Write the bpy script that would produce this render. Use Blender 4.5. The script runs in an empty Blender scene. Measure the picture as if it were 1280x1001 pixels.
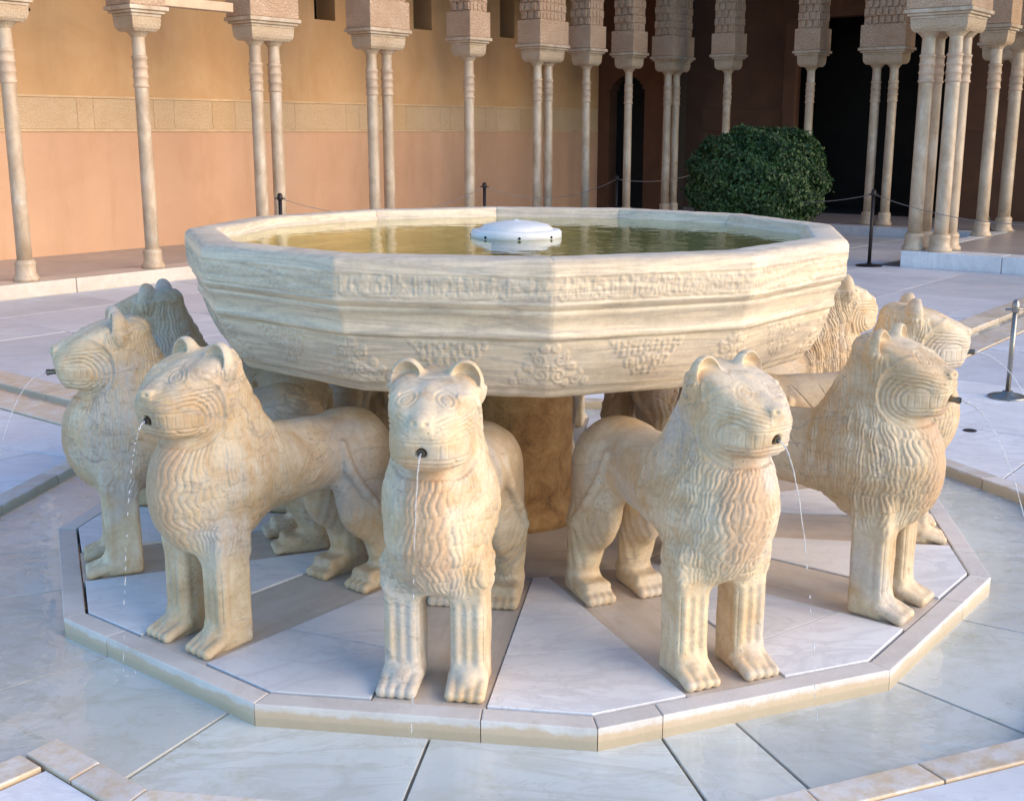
import bpy, bmesh, math, random
import numpy as np
from mathutils import Vector, Matrix
random.seed(7)
R = math.radians
C = bpy.context.scene.collection
scn = bpy.context.scene

# ------------------------------------------------------------------ camera
cd = bpy.data.cameras.new('camera'); cam = bpy.data.objects.new('camera', cd); C.objects.link(cam)
cam.location = (0, -4.79, 1.58)
cam.rotation_euler = (R(90 - 12.8), 0, R(0.2))
cd.sensor_width = 36; cd.lens = 1475 / 1280 * 36; cd.clip_end = 2000; cd.clip_start = 0.05
scn.camera = cam

# ------------------------------------------------------------------ world, sun
SUN_AZ, SUN_EL = -22.0, 17.0          # direction towards the light, degrees (x axis = 0)
w = bpy.data.worlds.new('World'); scn.world = w; w.use_nodes = True
nt = w.node_tree; bg = nt.nodes['Background']
sky = nt.nodes.new('ShaderNodeTexSky'); sky.sky_type = 'NISHITA'; sky.sun_disc = False
sky.sun_elevation = R(SUN_EL); sky.sun_rotation = R(90 - SUN_AZ)
sky.air_density = 1.0; sky.dust_density = 0.0; sky.ozone_density = 4.0
nt.links.new(sky.outputs[0], bg.inputs[0]); bg.inputs[1].default_value = 0.15
sd = bpy.data.lights.new('sun', 'SUN'); sun = bpy.data.objects.new('sun', sd); C.objects.link(sun)
sd.energy = 2.0; sd.angle = R(60); sd.color = (1.0, 0.72, 0.42)
sdir = Vector((math.cos(R(SUN_AZ)) * math.cos(R(SUN_EL)), math.sin(R(SUN_AZ)) * math.cos(R(SUN_EL)), math.sin(R(SUN_EL))))
sun.rotation_euler = sdir.to_track_quat('Z', 'Y').to_euler(); sun.location = sdir * 30
scn.view_settings.view_transform = 'Standard'; scn.view_settings.look = 'None'
scn.view_settings.exposure = 1.48; scn.view_settings.gamma = 1.0
scn.view_settings.use_curve_mapping = False

# ------------------------------------------------------------------ materials
def mat(name, build):
    m = bpy.data.materials.new(name); m.use_nodes = True
    t = m.node_tree; b = t.nodes['Principled BSDF']
    build(t, b); return m
def nd(t, typ, **k):
    n = t.nodes.new(typ)
    for a, v in k.items(): setattr(n, a, v)
    return n
def coords(t, scale=(1, 1, 1), kind='Object', rnd=True):
    tc = nd(t, 'ShaderNodeTexCoord'); mp = nd(t, 'ShaderNodeMapping'); mp.inputs['Scale'].default_value = scale
    t.links.new(tc.outputs[kind], mp.inputs['Vector'])
    if rnd:
        oi = nd(t, 'ShaderNodeObjectInfo'); ml = nd(t, 'ShaderNodeMath', operation='MULTIPLY'); ml.inputs[1].default_value = 37.0
        t.links.new(oi.outputs['Random'], ml.inputs[0]); t.links.new(ml.outputs[0], mp.inputs['Location'])
    return mp.outputs[0]
def noise(t, vec, scale, detail=5, rough=0.55, dist=0.0):
    n = nd(t, 'ShaderNodeTexNoise'); n.inputs['Scale'].default_value = scale; n.inputs['Detail'].default_value = detail
    n.inputs['Roughness'].default_value = rough; n.inputs['Distortion'].default_value = dist
    t.links.new(vec, n.inputs['Vector']); return n.outputs['Fac']
def ramp(t, fac, stops):
    r = nd(t, 'ShaderNodeValToRGB'); e = r.color_ramp.elements
    while len(e) < len(stops): e.new(0.5)
    for i, (p, c) in enumerate(stops):
        e[i].position = p; e[i].color = (*c, 1) if len(c) == 3 else c
    t.links.new(fac, r.inputs['Fac']); return r.outputs['Color']
def mix(t, fac, a, b, mode='MIX'):
    m = nd(t, 'ShaderNodeMix', data_type='RGBA', blend_type=mode)
    for s, v in ((0, fac), (6, a), (7, b)):
        if isinstance(v, (int, float)): m.inputs[s].default_value = v
        elif isinstance(v, tuple): m.inputs[s].default_value = (*v, 1)
        else: t.links.new(v, m.inputs[s])
    return m.outputs[2]
def vein(t, vec, scale, width=0.03, dist=1.5, lo=0.0):
    f = noise(t, vec, scale, 6, 0.6, dist)
    s = nd(t, 'ShaderNodeMath', operation='SUBTRACT'); s.inputs[1].default_value = 0.5; t.links.new(f, s.inputs[0])
    a = nd(t, 'ShaderNodeMath', operation='ABSOLUTE'); t.links.new(s.outputs[0], a.inputs[0])
    return ramp(t, a.outputs[0], [(0.0, (1, 1, 1)), (width, (lo, lo, lo)), (1, (lo, lo, lo))])
def bump(t, b, h, strength=0.3, dist=0.01):
    n = nd(t, 'ShaderNodeBump'); n.inputs['Strength'].default_value = strength; n.inputs['Distance'].default_value = dist
    t.links.new(h, n.inputs['Height']); t.links.new(n.outputs[0], b.inputs['Normal'])
def objrand(t, lo, hi):
    oi = nd(t, 'ShaderNodeObjectInfo'); mr = nd(t, 'ShaderNodeMapRange'); mr.inputs['To Min'].default_value = lo; mr.inputs['To Max'].default_value = hi
    t.links.new(oi.outputs['Random'], mr.inputs['Value']); return mr.outputs[0]
def mul(t, col, val):
    c = nd(t, 'ShaderNodeCombineColor')
    for i in range(3): t.links.new(val, c.inputs[i])
    return mix(t, 1.0, col, c.outputs[0], 'MULTIPLY')

def m_lion(t, b):
    v = coords(t); vb = coords(t, (1.0, 1.0, 2.0))
    base = ramp(t, noise(t, vb, 2.6, 8, 0.62, 0.7), [(0.26, (0.42, 0.27, 0.13)), (0.42, (0.62, 0.44, 0.24)), (0.56, (0.76, 0.61, 0.40)), (0.74, (0.72, 0.60, 0.45))])
    och = ramp(t, noise(t, v, 5.5, 7, 0.68, 0.9), [(0.48, (0, 0, 0)), (0.64, (0.85, 0.85, 0.85))])
    c = mix(t, och, base, (0.58, 0.34, 0.13))
    vs = coords(t, (1, 1, 0.22)); stk = ramp(t, noise(t, vs, 16, 5, 0.65, 0.3), [(0.52, (0, 0, 0)), (0.72, (0.55, 0.55, 0.55))])
    c = mix(t, stk, c, (0.50, 0.33, 0.17))
    gry = ramp(t, noise(t, v, 3.1, 6, 0.6, 0.4), [(0.50, (0, 0, 0)), (0.64, (0.8, 0.8, 0.8))])
    c = mix(t, gry, c, (0.55, 0.52, 0.48))
    vf = vein(t, vb, 2.2, 0.018, 1.2); vk = ramp(t, noise(t, v, 2.0, 3), [(0.45, (0, 0, 0)), (0.6, (0.8, 0.8, 0.8))])
    c = mix(t, mix(t, 1.0, vf, vk, 'MULTIPLY'), c, (0.30, 0.24, 0.19))
    tc2 = nd(t, 'ShaderNodeTexCoord'); sp = nd(t, 'ShaderNodeSeparateXYZ'); t.links.new(tc2.outputs['Object'], sp.inputs[0])
    ab = nd(t, 'ShaderNodeMath', operation='ABSOLUTE'); t.links.new(sp.outputs[1], ab.inputs[0])
    ns = nd(t, 'ShaderNodeMath', operation='MULTIPLY_ADD'); ns.inputs[1].default_value = -0.10; t.links.new(noise(t, vs, 11, 5, 0.7), ns.inputs[0]); t.links.new(ab.outputs[0], ns.inputs[2])
    band = ramp(t, ns.outputs[0], [(0.0, (0.75, 0.75, 0.75)), (0.03, (0, 0, 0))])
    fx = ramp(t, sp.outputs[0], [(0.40, (0, 0, 0)), (0.44, (1, 1, 1))]); fz = ramp(t, sp.outputs[2], [(0.30, (0, 0, 0)), (0.42, (1, 1, 1)), (0.70, (1, 1, 1)), (0.74, (0, 0, 0))])
    c = mix(t, mix(t, 1.0, mix(t, 1.0, band, fx, 'MULTIPLY'), fz, 'MULTIPLY'), c, (0.55, 0.30, 0.14))     # rust and lime run from the spout
    fine = noise(t, v, 60, 4, 0.7)
    c = mix(t, 0.30, c, ramp(t, fine, [(0.3, (0.42, 0.33, 0.22)), (0.7, (0.80, 0.69, 0.52))]))
    vo = nd(t, 'ShaderNodeTexVoronoi'); vo.inputs['Scale'].default_value = 75; t.links.new(v, vo.inputs['Vector'])
    pit = mix(t, 1.0, ramp(t, vo.outputs['Distance'], [(0.10, (1, 1, 1)), (0.30, (0, 0, 0))]), ramp(t, noise(t, v, 8, 4, 0.6), [(0.50, (0, 0, 0)), (0.66, (1, 1, 1))]), 'MULTIPLY')
    c = mix(t, mul(t, pit, noise(t, v, 30, 2)), c, (0.24, 0.17, 0.11))
    c = mul(t, c, objrand(t, 0.90, 1.05))
    t.links.new(c, b.inputs['Base Color'])
    b.inputs['Roughness'].default_value = 0.5
    hh = nd(t, 'ShaderNodeMath', operation='SUBTRACT'); t.links.new(noise(t, v, 70, 8, 0.8), hh.inputs[0]); t.links.new(pit, hh.inputs[1])
    bump(t, b, hh.outputs[0], 0.5, 0.005)
    b.inputs['Specular IOR Level'].default_value = 0.4
def m_basin(t, b):
    v = coords(t, (1, 1, 13), rnd=False); v2 = coords(t, rnd=False)
    base = ramp(t, noise(t, v, 2.2, 8, 0.6, 0.8), [(0.24, (0.44, 0.32, 0.20)), (0.38, (0.62, 0.48, 0.31)), (0.52, (0.78, 0.62, 0.42)), (0.8, (0.75, 0.61, 0.44))])
    c = mix(t, mul(t, vein(t, v, 1.5, 0.08, 1.0), noise(t, v2, 2.5, 2)), base, (0.26, 0.21, 0.17))
    och = ramp(t, noise(t, v2, 2.3, 5, 0.6, 0.6), [(0.52, (0, 0, 0)), (0.75, (0.6, 0.6, 0.6))])
    c = mix(t, och, c, (0.60, 0.45, 0.26))
    c = mix(t, 0.25, c, ramp(t, noise(t, v2, 45, 4, 0.7), [(0.3, (0.40, 0.35, 0.28)), (0.7, (0.78, 0.70, 0.57))]))
    t.links.new(c, b.inputs['Base Color']); b.inputs['Roughness'].default_value = 0.48
    bump(t, b, noise(t, v2, 90, 5, 0.7), 0.3, 0.004)
def m_pedestal(t, b):
    v = coords(t)
    c = ramp(t, noise(t, v, 9, 9, 0.75, 0.4), [(0.28, (0.13, 0.06, 0.02)), (0.45, (0.36, 0.18, 0.055)), (0.6, (0.50, 0.29, 0.11)), (0.75, (0.60, 0.42, 0.22))])
    t.links.new(c, b.inputs['Base Color']); b.inputs['Roughness'].default_value = 0.5
    bump(t, b, noise(t, v, 24, 9, 0.8), 0.8, 0.02)
def m_plinth(t, b):
    v = coords(t, (0.5, 5, 1)); v2 = coords(t)
    c = ramp(t, noise(t, v, 2.2, 6, 0.6, 0.8), [(0.3, (0.46, 0.38, 0.30)), (0.5, (0.58, 0.51, 0.43)), (0.7, (0.64, 0.59, 0.53))])
    c = mix(t, 0.3, c, ramp(t, noise(t, v2, 14, 6, 0.7), [(0.3, (0.40, 0.33, 0.26)), (0.7, (0.68, 0.62, 0.55))]))
    t.links.new(c, b.inputs['Base Color']); b.inputs['Roughness'].default_value = 0.4
    bump(t, b, noise(t, v2, 30, 5), 0.3, 0.005)
def marble_floor(tint, veincol, rough, stain=0.3, vs=1.4, scol=(0.34, 0.30, 0.24)):
    def f(t, b):
        v = coords(t, kind='Object'); v2 = coords(t, (1, 2.2, 1))
        base = ramp(t, noise(t, v, 1.1, 6, 0.6, 0.5), [(0.3, tuple(x * 0.80 for x in tint)), (0.6, tint)])
        c = mix(t, mul(t, vein(t, v2, vs, 0.05, 1.6), noise(t, v, 1.7, 2)), base, veincol)
        c = mix(t, mul(t, vein(t, v2, vs * 2.3, 0.02, 1.0), noise(t, v, 2.3, 2)), c, veincol)
        st = ramp(t, noise(t, v, 6, 6, 0.7, 0.4), [(0.55, (0, 0, 0)), (0.8, (stain,) * 3)])
        c = mix(t, st, c, scol)
        st2 = ramp(t, noise(t, v, 2.2, 7, 0.7, 0.8), [(0.50, (0, 0, 0)), (0.72, (stain,) * 3)]); c = mix(t, st2, c, tuple((a + 2 * b_) / 3 for a, b_ in zip(scol, tint)))
        c = mul(t, c, objrand(t, 0.86, 1.06))
        t.links.new(c, b.inputs['Base Color'])
        rr = nd(t, 'ShaderNodeMapRange'); rr.inputs['To Min'].default_value = rough * 0.6; rr.inputs['To Max'].default_value = rough * 1.5
        t.links.new(noise(t, v, 5, 4), rr.inputs['Value']); t.links.new(rr.outputs[0], b.inputs['Roughness'])
        bump(t, b, noise(t, v, 25, 5, 0.6), 0.12, 0.004)
    return f
def m_kerb(t, b):
    v = coords(t); tc = nd(t, 'ShaderNodeTexCoord'); sx = nd(t, 'ShaderNodeSeparateXYZ'); t.links.new(tc.outputs['Object'], sx.inputs[0])
    base = ramp(t, noise(t, v, 3.5, 7, 0.65, 0.6), [(0.3, (0.56, 0.51, 0.46)), (0.5, (0.68, 0.64, 0.59)), (0.7, (0.74, 0.71, 0.67))])
    och = ramp(t, noise(t, v, 9, 5, 0.7), [(0.58, (0, 0, 0)), (0.75, (0.45, 0.45, 0.45))])
    c = mix(t, och, base, (0.50, 0.35, 0.20))
    # pool stain at the water line plus warm light painted into the side colour
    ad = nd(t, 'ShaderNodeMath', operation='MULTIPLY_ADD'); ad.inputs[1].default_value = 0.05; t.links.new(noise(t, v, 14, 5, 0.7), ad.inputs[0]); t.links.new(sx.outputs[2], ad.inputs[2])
    tide_warmlight = ramp(t, ad.outputs[0], [(0.004, (0.75, 0.75, 0.75)), (0.016, (0, 0, 0))])
    c = mix(t, tide_warmlight, c, (0.58, 0.42, 0.23))
    c = mul(t, c, objrand(t, 0.88, 1.08))
    t.links.new(c, b.inputs['Base Color']); b.inputs['Roughness'].default_value = 0.42
    bump(t, b, noise(t, v, 40, 6, 0.7), 0.35, 0.006)
def plain(col, rough=0.6, var=0.15, sc=4.0, bs=0.2, metal=0.0, bscale=30):
    def f(t, b):
        v = coords(t)
        lo = tuple(x * (1 - var) for x in col); hi = tuple(min(1, x * (1 + var)) for x in col)
        c = ramp(t, noise(t, v, sc, 6, 0.6, 0.3), [(0.3, lo), (0.7, hi)])
        t.links.new(c, b.inputs['Base Color']); b.inputs['Roughness'].default_value = rough; b.inputs['Metallic'].default_value = metal
        if bs: bump(t, b, noise(t, v, bscale, 5, 0.65), bs, 0.006)
    return f
def m_wall(t, b):
    tc = nd(t, 'ShaderNodeTexCoord'); v = tc.outputs['Object']
    sx = nd(t, 'ShaderNodeSeparateXYZ'); t.links.new(v, sx.inputs[0])
    up = ramp(t, noise(t, v, 0.9, 7, 0.62, 0.5), [(0.3, (0.55, 0.32, 0.145)), (0.5, (0.60, 0.36, 0.175)), (0.72, (0.66, 0.43, 0.23))])
    lo = ramp(t, noise(t, v, 0.7, 6, 0.6, 0.3), [(0.3, (0.58, 0.33, 0.195)), (0.5, (0.62, 0.365, 0.22)), (0.72, (0.66, 0.40, 0.25))])
    st = ramp(t, sx.outputs[2], [(0.0, (0, 0, 0)), (0.001, (1, 1, 1))]); st.node.color_ramp.interpolation = 'CONSTANT'
    mp = nd(t, 'ShaderNodeMath', operation='SUBTRACT'); mp.inputs[1].default_value = 1.6
    t.links.new(sx.outputs[2], mp.inputs[0]); t.links.new(mp.outputs[0], st.node.inputs['Fac'])
    c = mix(t, st, lo, up)
    vs = coords(t, (1, 1, 0.18), rnd=False); c = mix(t, ramp(t, noise(t, vs, 3.0, 7, 0.7, 0.3), [(0.5, (0, 0, 0)), (0.75, (0.35, 0.35, 0.35))]), c, (0.42, 0.24, 0.11))
    t.links.new(c, b.inputs['Base Color']); b.inputs['Roughness'].default_value = 0.85
    bump(t, b, noise(t, v, 14, 7, 0.65), 0.25, 0.015)
def m_carved(colA, colB, scale=16.0, st=0.9):
    def f(t, b):
        v = coords(t)
        vo = nd(t, 'ShaderNodeTexVoronoi', feature='DISTANCE_TO_EDGE'); vo.inputs['Scale'].default_value = scale; t.links.new(v, vo.inputs['Vector'])
        n2 = noise(t, v, scale * 1.6, 3, 0.5, 2.5)
        h = nd(t, 'ShaderNodeMath', operation='ADD'); t.links.new(n2, h.inputs[0])
        r = ramp(t, vo.outputs['Distance'], [(0.02, (0, 0, 0)), (0.12, (1, 1, 1))]); t.links.new(r, h.inputs[1])
        c = ramp(t, noise(t, v, 3, 6, 0.65, 0.4), [(0.3, colA), (0.7, colB)])
        c = mix(t, mul(t, r, noise(t, v, 40, 2)), tuple(x * 0.90 for x in colA), c)
        c = mix(t, 0.5, c, ramp(t, noise(t, v, 3, 6, 0.65, 0.4), [(0.3, colA), (0.7, colB)]))
        t.links.new(c, b.inputs['Base Color']); b.inputs['Roughness'].default_value = 0.75
        bump(t, b, h.outputs[0], st, 0.02)
    return f
def m_shaft(t, b):
    v = coords(t, (1, 1, 0.6))
    c = ramp(t, noise(t, v, 5, 6, 0.6, 0.5), [(0.3, (0.42, 0.29, 0.18)), (0.55, (0.57, 0.45, 0.32)), (0.75, (0.66, 0.58, 0.47))])
    c = mix(t, mul(t, vein(t, v, 2.2, 0.05, 1.0), noise(t, v, 3, 2)), c, (0.38, 0.28, 0.19))
    t.links.new(c, b.inputs['Base Color']); b.inputs['Roughness'].default_value = 0.45
    bump(t, b, noise(t, v, 30, 5), 0.2, 0.005)
def water_mat(tint, rough, wave, amp, fresnel_ior=1.33):
    def f(t, b):
        out = [n for n in t.nodes if n.type == 'OUTPUT_MATERIAL'][0]; t.nodes.remove(b)
        tr = nd(t, 'ShaderNodeBsdfTransparent'); tr.inputs[0].default_value = (*tint, 1)
        gl = nd(t, 'ShaderNodeBsdfGlossy'); gl.inputs['Roughness'].default_value = rough; gl.inputs[0].default_value = (1, 1, 1, 1)
        fr = nd(t, 'ShaderNodeFresnel'); fr.inputs[0].default_value = fresnel_ior
        mx = nd(t, 'ShaderNodeMixShader')
        v = coords(t, rnd=False)
        bp = nd(t, 'ShaderNodeBump'); bp.inputs['Strength'].default_value = 1; bp.inputs['Distance'].default_value = amp
        t.links.new(noise(t, v, wave, 3, 0.5, 0.6), bp.inputs['Height'])
        t.links.new(bp.outputs[0], gl.inputs['Normal']); t.links.new(bp.outputs[0], fr.inputs['Normal'])
        ge = nd(t, 'ShaderNodeNewGeometry'); inv = nd(t, 'ShaderNodeMath', operation='SUBTRACT'); inv.inputs[0].default_value = 1.0; t.links.new(ge.outputs['Backfacing'], inv.inputs[1])
        fm = nd(t, 'ShaderNodeMath', operation='MULTIPLY'); t.links.new(fr.outputs[0], fm.inputs[0]); t.links.new(inv.outputs[0], fm.inputs[1])   # light leaving the water passes straight through
        t.links.new(fm.outputs[0], mx.inputs[0]); t.links.new(tr.outputs[0], mx.inputs[1]); t.links.new(gl.outputs[0], mx.inputs[2])
        t.links.new(mx.outputs[0], out.inputs[0])
    return f
def m_jet(t, b):
    b.inputs['Base Color'].default_value = (0.9, 0.93, 0.96, 1); b.inputs['Transmission Weight'].default_value = 0.75
    b.inputs['Roughness'].default_value = 0.08; b.inputs['IOR'].default_value = 1.33
def m_leaf(t, b):
    oi = nd(t, 'ShaderNodeTexCoord'); v = oi.outputs['Object']
    c = ramp(t, noise(t, v, 9, 4), [(0.3, (0.008, 0.026, 0.005)), (0.55, (0.030, 0.075, 0.014)), (0.75, (0.060, 0.120, 0.026))])
    t.links.new(c, b.inputs['Base Color']); b.inputs['Roughness'].default_value = 0.6

M = dict(
    lion=mat('weathered_lion_marble', m_lion), basin=mat('banded_basin_marble', m_basin), pedestal=mat('ochre_pedestal_stone', m_pedestal),
    plinth=mat('striped_plinth_marble', m_plinth),
    white=mat('white_floor_marble', marble_floor((0.81, 0.82, 0.83), (0.60, 0.60, 0.62), 0.42, 0.12)),
    pool=mat('wet_pool_marble', marble_floor((0.78, 0.79, 0.78), (0.56, 0.55, 0.50), 0.3, 0.6, 1.1, (0.44, 0.42, 0.28))),
    paving=mat('court_paving_marble', marble_floor((0.63, 0.64, 0.67), (0.48, 0.48, 0.51), 0.5, 0.22, 0.9)),
    gfloor=mat('gallery_floor_marble', marble_floor((0.46, 0.42, 0.40), (0.38, 0.33, 0.30), 0.35, 0.3, 0.9)),
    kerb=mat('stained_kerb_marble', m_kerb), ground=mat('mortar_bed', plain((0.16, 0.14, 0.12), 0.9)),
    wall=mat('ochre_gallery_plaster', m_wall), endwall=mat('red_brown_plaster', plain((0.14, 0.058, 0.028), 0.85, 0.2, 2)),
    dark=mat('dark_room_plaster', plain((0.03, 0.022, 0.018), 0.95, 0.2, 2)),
    carved=mat('carved_stucco', m_carved((0.54, 0.34, 0.21), (0.72, 0.52, 0.35), 26, 0.6)),
    frieze=mat('frieze_stucco', m_carved((0.68, 0.46, 0.26), (0.78, 0.57, 0.36), 30, 0.5)),
    frieze_plain=mat('frieze_plain_stucco', m_carved((0.60, 0.39, 0.20), (0.68, 0.46, 0.26), 24, 0.35)), frieze_trim=mat('frieze_trim_stucco', plain((0.66, 0.46, 0.27), 0.8)),
    shaft=mat('column_marble', m_shaft), ring=mat('stained_ring_marble', plain((0.52, 0.38, 0.26), 0.5, 0.25, 6)),
    capital=mat('carved_capital_marble', m_carved((0.52, 0.37, 0.23), (0.70, 0.56, 0.39), 30, 0.5)),
    wood=mat('roof_timber', plain((0.12, 0.07, 0.035), 0.8, 0.3, 6)), tie=mat('tie_plaster', plain((0.62, 0.46, 0.30), 0.8)),
    water=mat('basin_water_surface', water_mat((0.72, 0.74, 0.50), 0.015, 9, 0.0016)), poolwater=mat('pool_water_surface', water_mat((0.93, 0.96, 0.95), 0.02, 7, 0.004)),
    bowlin=mat('algae_bowl_stone', plain((0.13, 0.135, 0.06), 0.8, 0.3, 3)),
    jet=mat('falling_water', m_jet), brass=mat('dull_spout_metal', plain((0.20, 0.17, 0.13), 0.35, 0.2, 20, 0.1, 0.9)),
    hole=mat('spout_bore', plain((0.008, 0.008, 0.008), 0.8, 0.1, 3, 0)),
    darkmetal=mat('dark_barrier_metal', plain((0.028, 0.022, 0.022), 0.45, 0.2, 9, 0.0, 0.5)), steel=mat('brushed_steel', plain((0.30, 0.28, 0.25), 0.35, 0.1, 9, 0, 0.9)),
    rope=mat('grey_rope', plain((0.22, 0.19, 0.18), 0.8, 0.2, 30)), strap=mat('tan_rope', plain((0.45, 0.33, 0.20), 0.8, 0.2, 30)),
    leaf=mat('clipped_leaf', m_leaf), bark=mat('bush_bark', plain((0.12, 0.09, 0.06), 0.9, 0.3, 20)),
    dome=mat('white_dome_marble', plain((0.66, 0.65, 0.62), 0.4, 0.12, 8, 0.2)),
)

# ------------------------------------------------------------------ helpers
def link(name, me, m=None, parent=None, loc=None, rz=None, smooth=False):
    o = bpy.data.objects.new(name, me); C.objects.link(o)
    if m is not None and me is not None and not me.materials: me.materials.append(M[m])
    if parent is not None: o.parent = parent
    if loc is not None: o.location = loc
    if rz is not None: o.rotation_euler = (0, 0, rz)
    if smooth and me is not None:
        me.polygons.foreach_set('use_smooth', [True] * len(me.polygons))
    return o
def tag(o, label, cat, group=None):
    o['label'] = label; o['category'] = cat
    if group: o['group'] = group
    return o
def empty(name, label, cat, loc=(0, 0, 0), rz=0, group=None):
    o = bpy.data.objects.new(name, None); C.objects.link(o); o.location = loc; o.rotation_euler = (0, 0, rz); o.empty_display_size = 0.1
    return tag(o, label, cat, group)
def struct(o): o['kind'] = 'structure'; return o
def np_mesh(name, V, F):
    me = bpy.data.meshes.new(name); V = np.ascontiguousarray(V, np.float32); F = np.ascontiguousarray(F, np.int32); k = F.shape[1]
    me.vertices.add(len(V)); me.vertices.foreach_set('co', V.ravel())
    me.loops.add(F.size); me.loops.foreach_set('vertex_index', F.ravel())
    me.polygons.add(len(F)); me.polygons.foreach_set('loop_start', np.arange(0, F.size, k, dtype=np.int32))
    me.polygons.foreach_set('use_smooth', np.ones(len(F), bool))
    me.update(calc_edges=True); me.validate(); return me
def bm_mesh(name, bm):
    bmesh.ops.recalc_face_normals(bm, faces=bm.faces)
    me = bpy.data.meshes.new(name); bm.to_mesh(me); bm.free(); return me
def box_bm(bm, x0, x1, y0, y1, z0, z1, bev=0.0):
    r = bmesh.ops.create_cube(bm, size=1)
    for v in r['verts']: v.co = Vector(((x0 + x1) / 2 + v.co.x * (x1 - x0), (y0 + y1) / 2 + v.co.y * (y1 - y0), (z0 + z1) / 2 + v.co.z * (z1 - z0)))
    if bev: bmesh.ops.bevel(bm, geom=list({e for v in r['verts'] for e in v.link_edges}), offset=bev, segments=2, profile=0.6, affect='EDGES')
def box(name, m, x0, x1, y0, y1, z0, z1, bev=0.0, parent=None):
    bm = bmesh.new(); box_bm(bm, x0, x1, y0, y1, z0, z1, bev); return link(name, bm_mesh(name, bm), m, parent)
def prism_bm(bm, pts, z0, z1, bev=0.0):
    a = [bm.verts.new((x, y, z0)) for x, y in pts]; b = [bm.verts.new((x, y, z1)) for x, y in pts]; n = len(pts)
    bm.faces.new(a[::-1]); top = bm.faces.new(b)
    for i in range(n): bm.faces.new((a[i], a[(i + 1) % n], b[(i + 1) % n], b[i]))
    if bev: bmesh.ops.bevel(bm, geom=list(top.edges), offset=bev, segments=2, profile=0.6, affect='EDGES')
def prism(name, m, pts, z0, z1, bev=0.0, parent=None, local=True):
    """prism whose origin sits at its own centre so each stone gets its own texture"""
    cx = sum(p[0] for p in pts) / len(pts); cy = sum(p[1] for p in pts) / len(pts)
    ar = sum(pts[i][0] * pts[(i + 1) % len(pts)][1] - pts[(i + 1) % len(pts)][0] * pts[i][1] for i in range(len(pts)))
    if ar < 0: pts = pts[::-1]
    bm = bmesh.new(); prism_bm(bm, [(x - cx, y - cy) for x, y in pts], z0, z1, bev)
    return link(name, bm_mesh(name, bm), m, parent, (cx, cy, 0))
def lathe_bm(bm, prof, n=24, cx=0, cy=0):
    rings = []
    for r, z in prof:
        rings.append([bm.verts.new((cx + r * math.cos(2 * math.pi * i / n), cy + r * math.sin(2 * math.pi * i / n), z)) for i in range(n)])
    for a, b in zip(rings, rings[1:]):
        for i in range(n): bm.faces.new((a[i], a[(i + 1) % n], b[(i + 1) % n], b[i]))
    bm.faces.new(rings[0][::-1]); bm.faces.new(rings[-1])
def tube_bm(bm, pts, rad, n=8):
    pts = [Vector(p) for p in pts]; rings = []
    for i, p in enumerate(pts):
        d = (pts[min(i + 1, len(pts) - 1)] - pts[max(i - 1, 0)]).normalized()
        a = d.orthogonal().normalized() if i == 0 else (pa - d * pa.dot(d)).normalized()
        pa = a; b = d.cross(a); r = rad[i] if hasattr(rad, '__len__') else rad
        rings.append([bm.verts.new(p + (a * math.cos(2 * math.pi * k / n) + b * math.sin(2 * math.pi * k / n)) * r) for k in range(n)])
    for s, e in zip(rings, rings[1:]):
        for k in range(n): bm.faces.new((s[k], s[(k + 1) % n], e[(k + 1) % n], e[k]))
    bm.faces.new(rings[0][::-1]); bm.faces.new(rings[-1])
def tube(name, m, pts, rad, n=8, parent=None):
    bm = bmesh.new(); tube_bm(bm, pts, rad, n); return link(name, bm_mesh(name, bm), m, parent, smooth=True)

# court frame: U runs along the long gallery, W = across the court
CA = R(51.8); CU = Vector((math.cos(CA), math.sin(CA), 0)); CV = Vector((math.sin(CA), -math.cos(CA), 0))
def uv(u, v, z=0.0): return CU * u + CV * v + Vector((0, 0, z))
def court_box(name, m, u0, u1, v0, v1, z0, z1, bev=0.0, parent=None):
    """box in the court frame; local x = u, local y = -v"""
    bm = bmesh.new(); box_bm(bm, u0, u1, -v1, -v0, z0, z1, bev)
    o = link(name, bm_mesh(name, bm), m, parent)
    if parent is None: o.rotation_euler = (0, 0, CA)
    return o
PHI = 6.8                     # turn of the twelve-sided plan
def dod(Rc, k, phi=PHI):      # vertex k of a dodecagon
    a = R(-90 + phi + 30 * k); return (Rc * math.cos(a), Rc * math.sin(a))
LION_AZ = [-98.2 + 30 * k for k in range(12)]

# ------------------------------------------------------------------ ground, court paving
POOL_R = 2.25 / math.cos(R(15)); KO_R = 2.345 / math.cos(R(15))
CHW = 0.30                      # half width taken by a water channel with its kerbs
bm = bmesh.new(); GA = 2.345 - 0.03; GR = GA / math.cos(R(15))
for su, sv in ((1, 1), (1, -1), (-1, 1), (-1, -1)):
    q = [(GA, CHW)] + [(GR * math.cos(R(a)), GR * math.sin(R(a))) for a in (15, 45, 75)] + [(CHW, GA), (CHW, 600), (600, 600), (600, CHW)]
    bm.faces.new([bm.verts.new(uv(u * su, v * sv, -0.036)) for u, v in q])
for f in bm.faces:
    f.normal_update()
    if f.normal.z < 0: f.normal_flip()
me = bpy.data.meshes.new('ground'); bm.to_mesh(me); bm.free()
g = struct(link('courtyard_ground', me, 'ground'))
bm = bmesh.new()
prism_bm(bm, [dod(KO_R + 0.1, k) for k in range(12)], -0.30, -0.071)
pool = struct(link('pool_floor', bm_mesh('pool', bm), 'ground'))

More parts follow.
